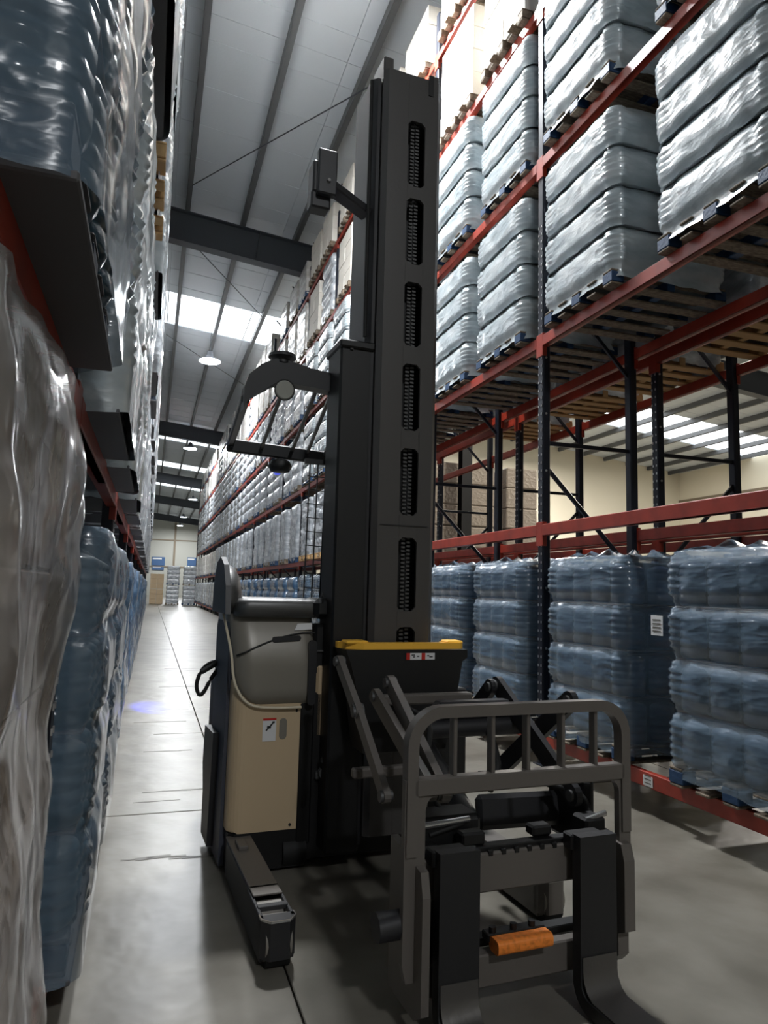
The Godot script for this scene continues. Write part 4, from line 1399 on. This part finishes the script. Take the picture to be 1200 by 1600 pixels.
# ---------------------------------------------------------------- far end and next aisle
func extras():
	var geo: Geo
	# stacked drums of wrapped jugs at the end of the aisle
	for i in 2:
		for k in 2:
			goods("jug", "silvery jug pallet across the aisle end, %s the %s stack" % ["topping" if k else "base of", "left" if i == 0 else "right"], Vector3(1.75 + 1.3 * i, 1.6 * k, -60.6), PI / 2, "pallets at the aisle end", i + k, "silver", false)
	for k in 2:
		var t := thing("tan_carton_stack", "tan cartons on the floor at the aisle end, %s of the stack" % ["base" if k == 0 else "top"], "carton stack", Vector3(0.5, 1.25 * k, -61.5), 0.0, "tan cartons at the aisle end")
		for a in 2:
			for b in 3:
				geo = Geo.new()
				geo.box(Vector3(-0.27 + 0.54 * a, 0.21 + 0.41 * b, 0), Vector3(0.52, 0.4, 0.9), 0.01)
				part(t, "carton", geo, M["carton_tan"])
	# grey wrapped carton columns in the next aisle
	var names_ := ["by the dark column", "middle one", "far end one"]
	for i in 3:
		for k in 3:
			var tt := thing("wrapped_carton_stack", "grey wrapped carton stack beyond the rack, %s, %s tier" % [names_[i], ["bottom", "middle", "top"][k]], "carton stack", Vector3(6.9 + 0.95 * i + (0.3 if i == 2 else 0.0), 1.62 * k, -16.6), 0.0, "grey carton stacks in the next aisle")
			for l in 3:
				geo = Geo.new()
				geo.box(Vector3(0, 0.27 + 0.535 * l, 0), Vector3(0.9, 0.53, 0.9), 0.03)
				part(tt, "carton_layer", geo, M["film_grey"])
	# blue boards on the far wall
	for b in [[0.95, 5.2, 1.9, 1.3], [0.95, 4.1, 1.7, 0.5], [5.9, 5.3, 1.4, 1.3]]:
		geo = Geo.new()
		geo.box(Vector3(0, 0, 0), Vector3(b[2], b[3], 0.06), 0.01)
		var s := thing("wall_board", "blue board on the far wall, %s" % (["upper one behind the tan cartons", "small lower one behind the tan cartons", "one beside the right hand rack"][[5.2, 4.1, 5.3].find(b[1])]), "wall board", Vector3(b[0], b[1], -112.8), 0.0, "blue boards on the far wall")
		part(s, "board_face", geo, M["sign_blue"])
		geo = Geo.new()
		geo.box(Vector3(-b[2] * 0.1, b[3] * 0.3, 0.04), Vector3(b[2] * 0.7, b[3] * 0.16, 0.02))
		part(s, "board_stripe", geo, M["label_white"])
	# paper labels on wraps
	for l in [[Vector3(3.415, 1.36, -4.15), Vector3(0.004, 0.14, 0.12), 0.0, "white paper label on the nearest blue jug pallet"], [Vector3(3.487, 0.24, -4.36), Vector3(0.004, 0.07, 0.1), 0.0, "pale paper label on the red ground beam"], [Vector3(-0.165, 1.28, -3.2), Vector3(0.004, 0.16, 0.16), 0.78, "white diamond paper label on the teal jug pallet"]]:
		var o := thing("paper_label", l[3], "paper label", l[0])
		geo = Geo.new()
		geo.box(Vector3.ZERO, l[1], 0.0, Basis(Vector3(1, 0, 0), l[2]))
		part(o, "sheet", geo, M["label_white"])
		geo = Geo.new()
		for k in 4:
			geo.box(Basis(Vector3(1, 0, 0), l[2]) * Vector3(0.003 * signf(-l[0].x + 1.0), -0.04 + 0.026 * k, 0), Vector3(0.002, 0.008, l[1].z * 0.7), 0.0, Basis(Vector3(1, 0, 0), l[2]))
		part(o, "print_lines", geo, M["scuff"])

func _ready():
	# ------------------------------------------------------------ camera, light, exposure
	var cam := Camera3D.new()
	cam.name = "camera"
	add_child(cam)
	cam.fov = 72.3
	cam.near = 0.03
	cam.far = 300
	cam.transform = Transform3D(CAM, Vector3(0, 1.55, 0))
	cam.current = true
	var env := Environment.new()
	env.background_mode = Environment.BG_COLOR
	env.background_color = Color(0.55, 0.6, 0.66)
	env.background_energy_multiplier = 0.2
	env.tonemap_mode = Environment.TONE_MAPPER_LINEAR
	env.tonemap_exposure = 1.0
	env.sdfgi_enabled = true
	env.ssao_enabled = true
	env.ssil_enabled = true
	var we := WorldEnvironment.new()
	we.name = "environment"
	we.environment = env
	add_child(we)
	materials()
	glow("lamp_glow", Color(0.9, 0.95, 1.0), 18.0)
	glow("skylight", Color(0.95, 0.98, 1.0), 2.2)
	glow("blue_glow", Color(0.2, 0.3, 1.0), 0.6)
	mat("film_grey", Color(0.62, 0.58, 0.54), 0.35, 0.0, null, M["film_silver"].normal_texture, 0.5, Vector3(0.5, 0.9, 0.5))
	var LE := 104.0
	lamp(Vector3(1.86, 10.4, 9.0), LE * 0.75, "bright high bay lamp over the aisle behind the camera")
	lamp(Vector3(1.86, 10.4, -8.9), LE * 1.5, "bright high bay lamp over the mast top, nearest in view")
	lamp(Vector3(1.7, 10.4, -27.8), LE, "bright high bay lamp above the overhead guard, second along")
	lamp(Vector3(1.9, 10.3, -46.0), LE, "small bright high bay lamp between the two skylight strips, third along")
	lamp(Vector3(3.6, 10.3, -73.5), LE, "small bright high bay lamp near the far girder, fourth along")
	lamp(Vector3(3.5, 10.3, -93.1), LE, "tiny high bay lamp before the far wall, fifth along")
	lamp(Vector3(3.6, 10.3, -107.0), LE, "tiny high bay lamp against the far wall, last along")
	lamp(Vector3(17.0, 8.9, -14.0), LE * 1.6, "high bay lamp in the next hall beyond the right rack", Color(1, 0.97, 0.93))
	lamp(Vector3(17.0, 8.9, -28.0), LE * 1.6, "high bay lamp by the cream partition of the next hall", Color(1, 0.97, 0.93))
	lamp(Vector3(8.4, 10.0, -10.5), LE * 0.7, "high bay lamp over the next aisle near the dark column", Color(1, 0.97, 0.9))
	building()
	make_shapes()
	rack("long red and navy pallet rack of wrapped pallets on the right of the aisle", 3.5, 1.0, 2.77 - BAY - 2.88, 20, 1.1, false, 0.3)
	rack("back row of red and navy pallet racking seen through the empty right bay", 4.84, 1.0, 2.77 - BAY - 2.88, 4, 1.08, true, 0.0)
	rack("red and navy pallet rack close on the left of the aisle", -0.28, -1.0, 0.26, 16, 1.1, false, 0.16)
	stock_right()
	stock_left()
	truck()
	extras()

const CAM := Basis(Vector3(0.948828, 0.026302, 0.314697), Vector3(-0.060136, 0.993339, 0.098289), Vector3(-0.310015, -0.112184, 0.94409))
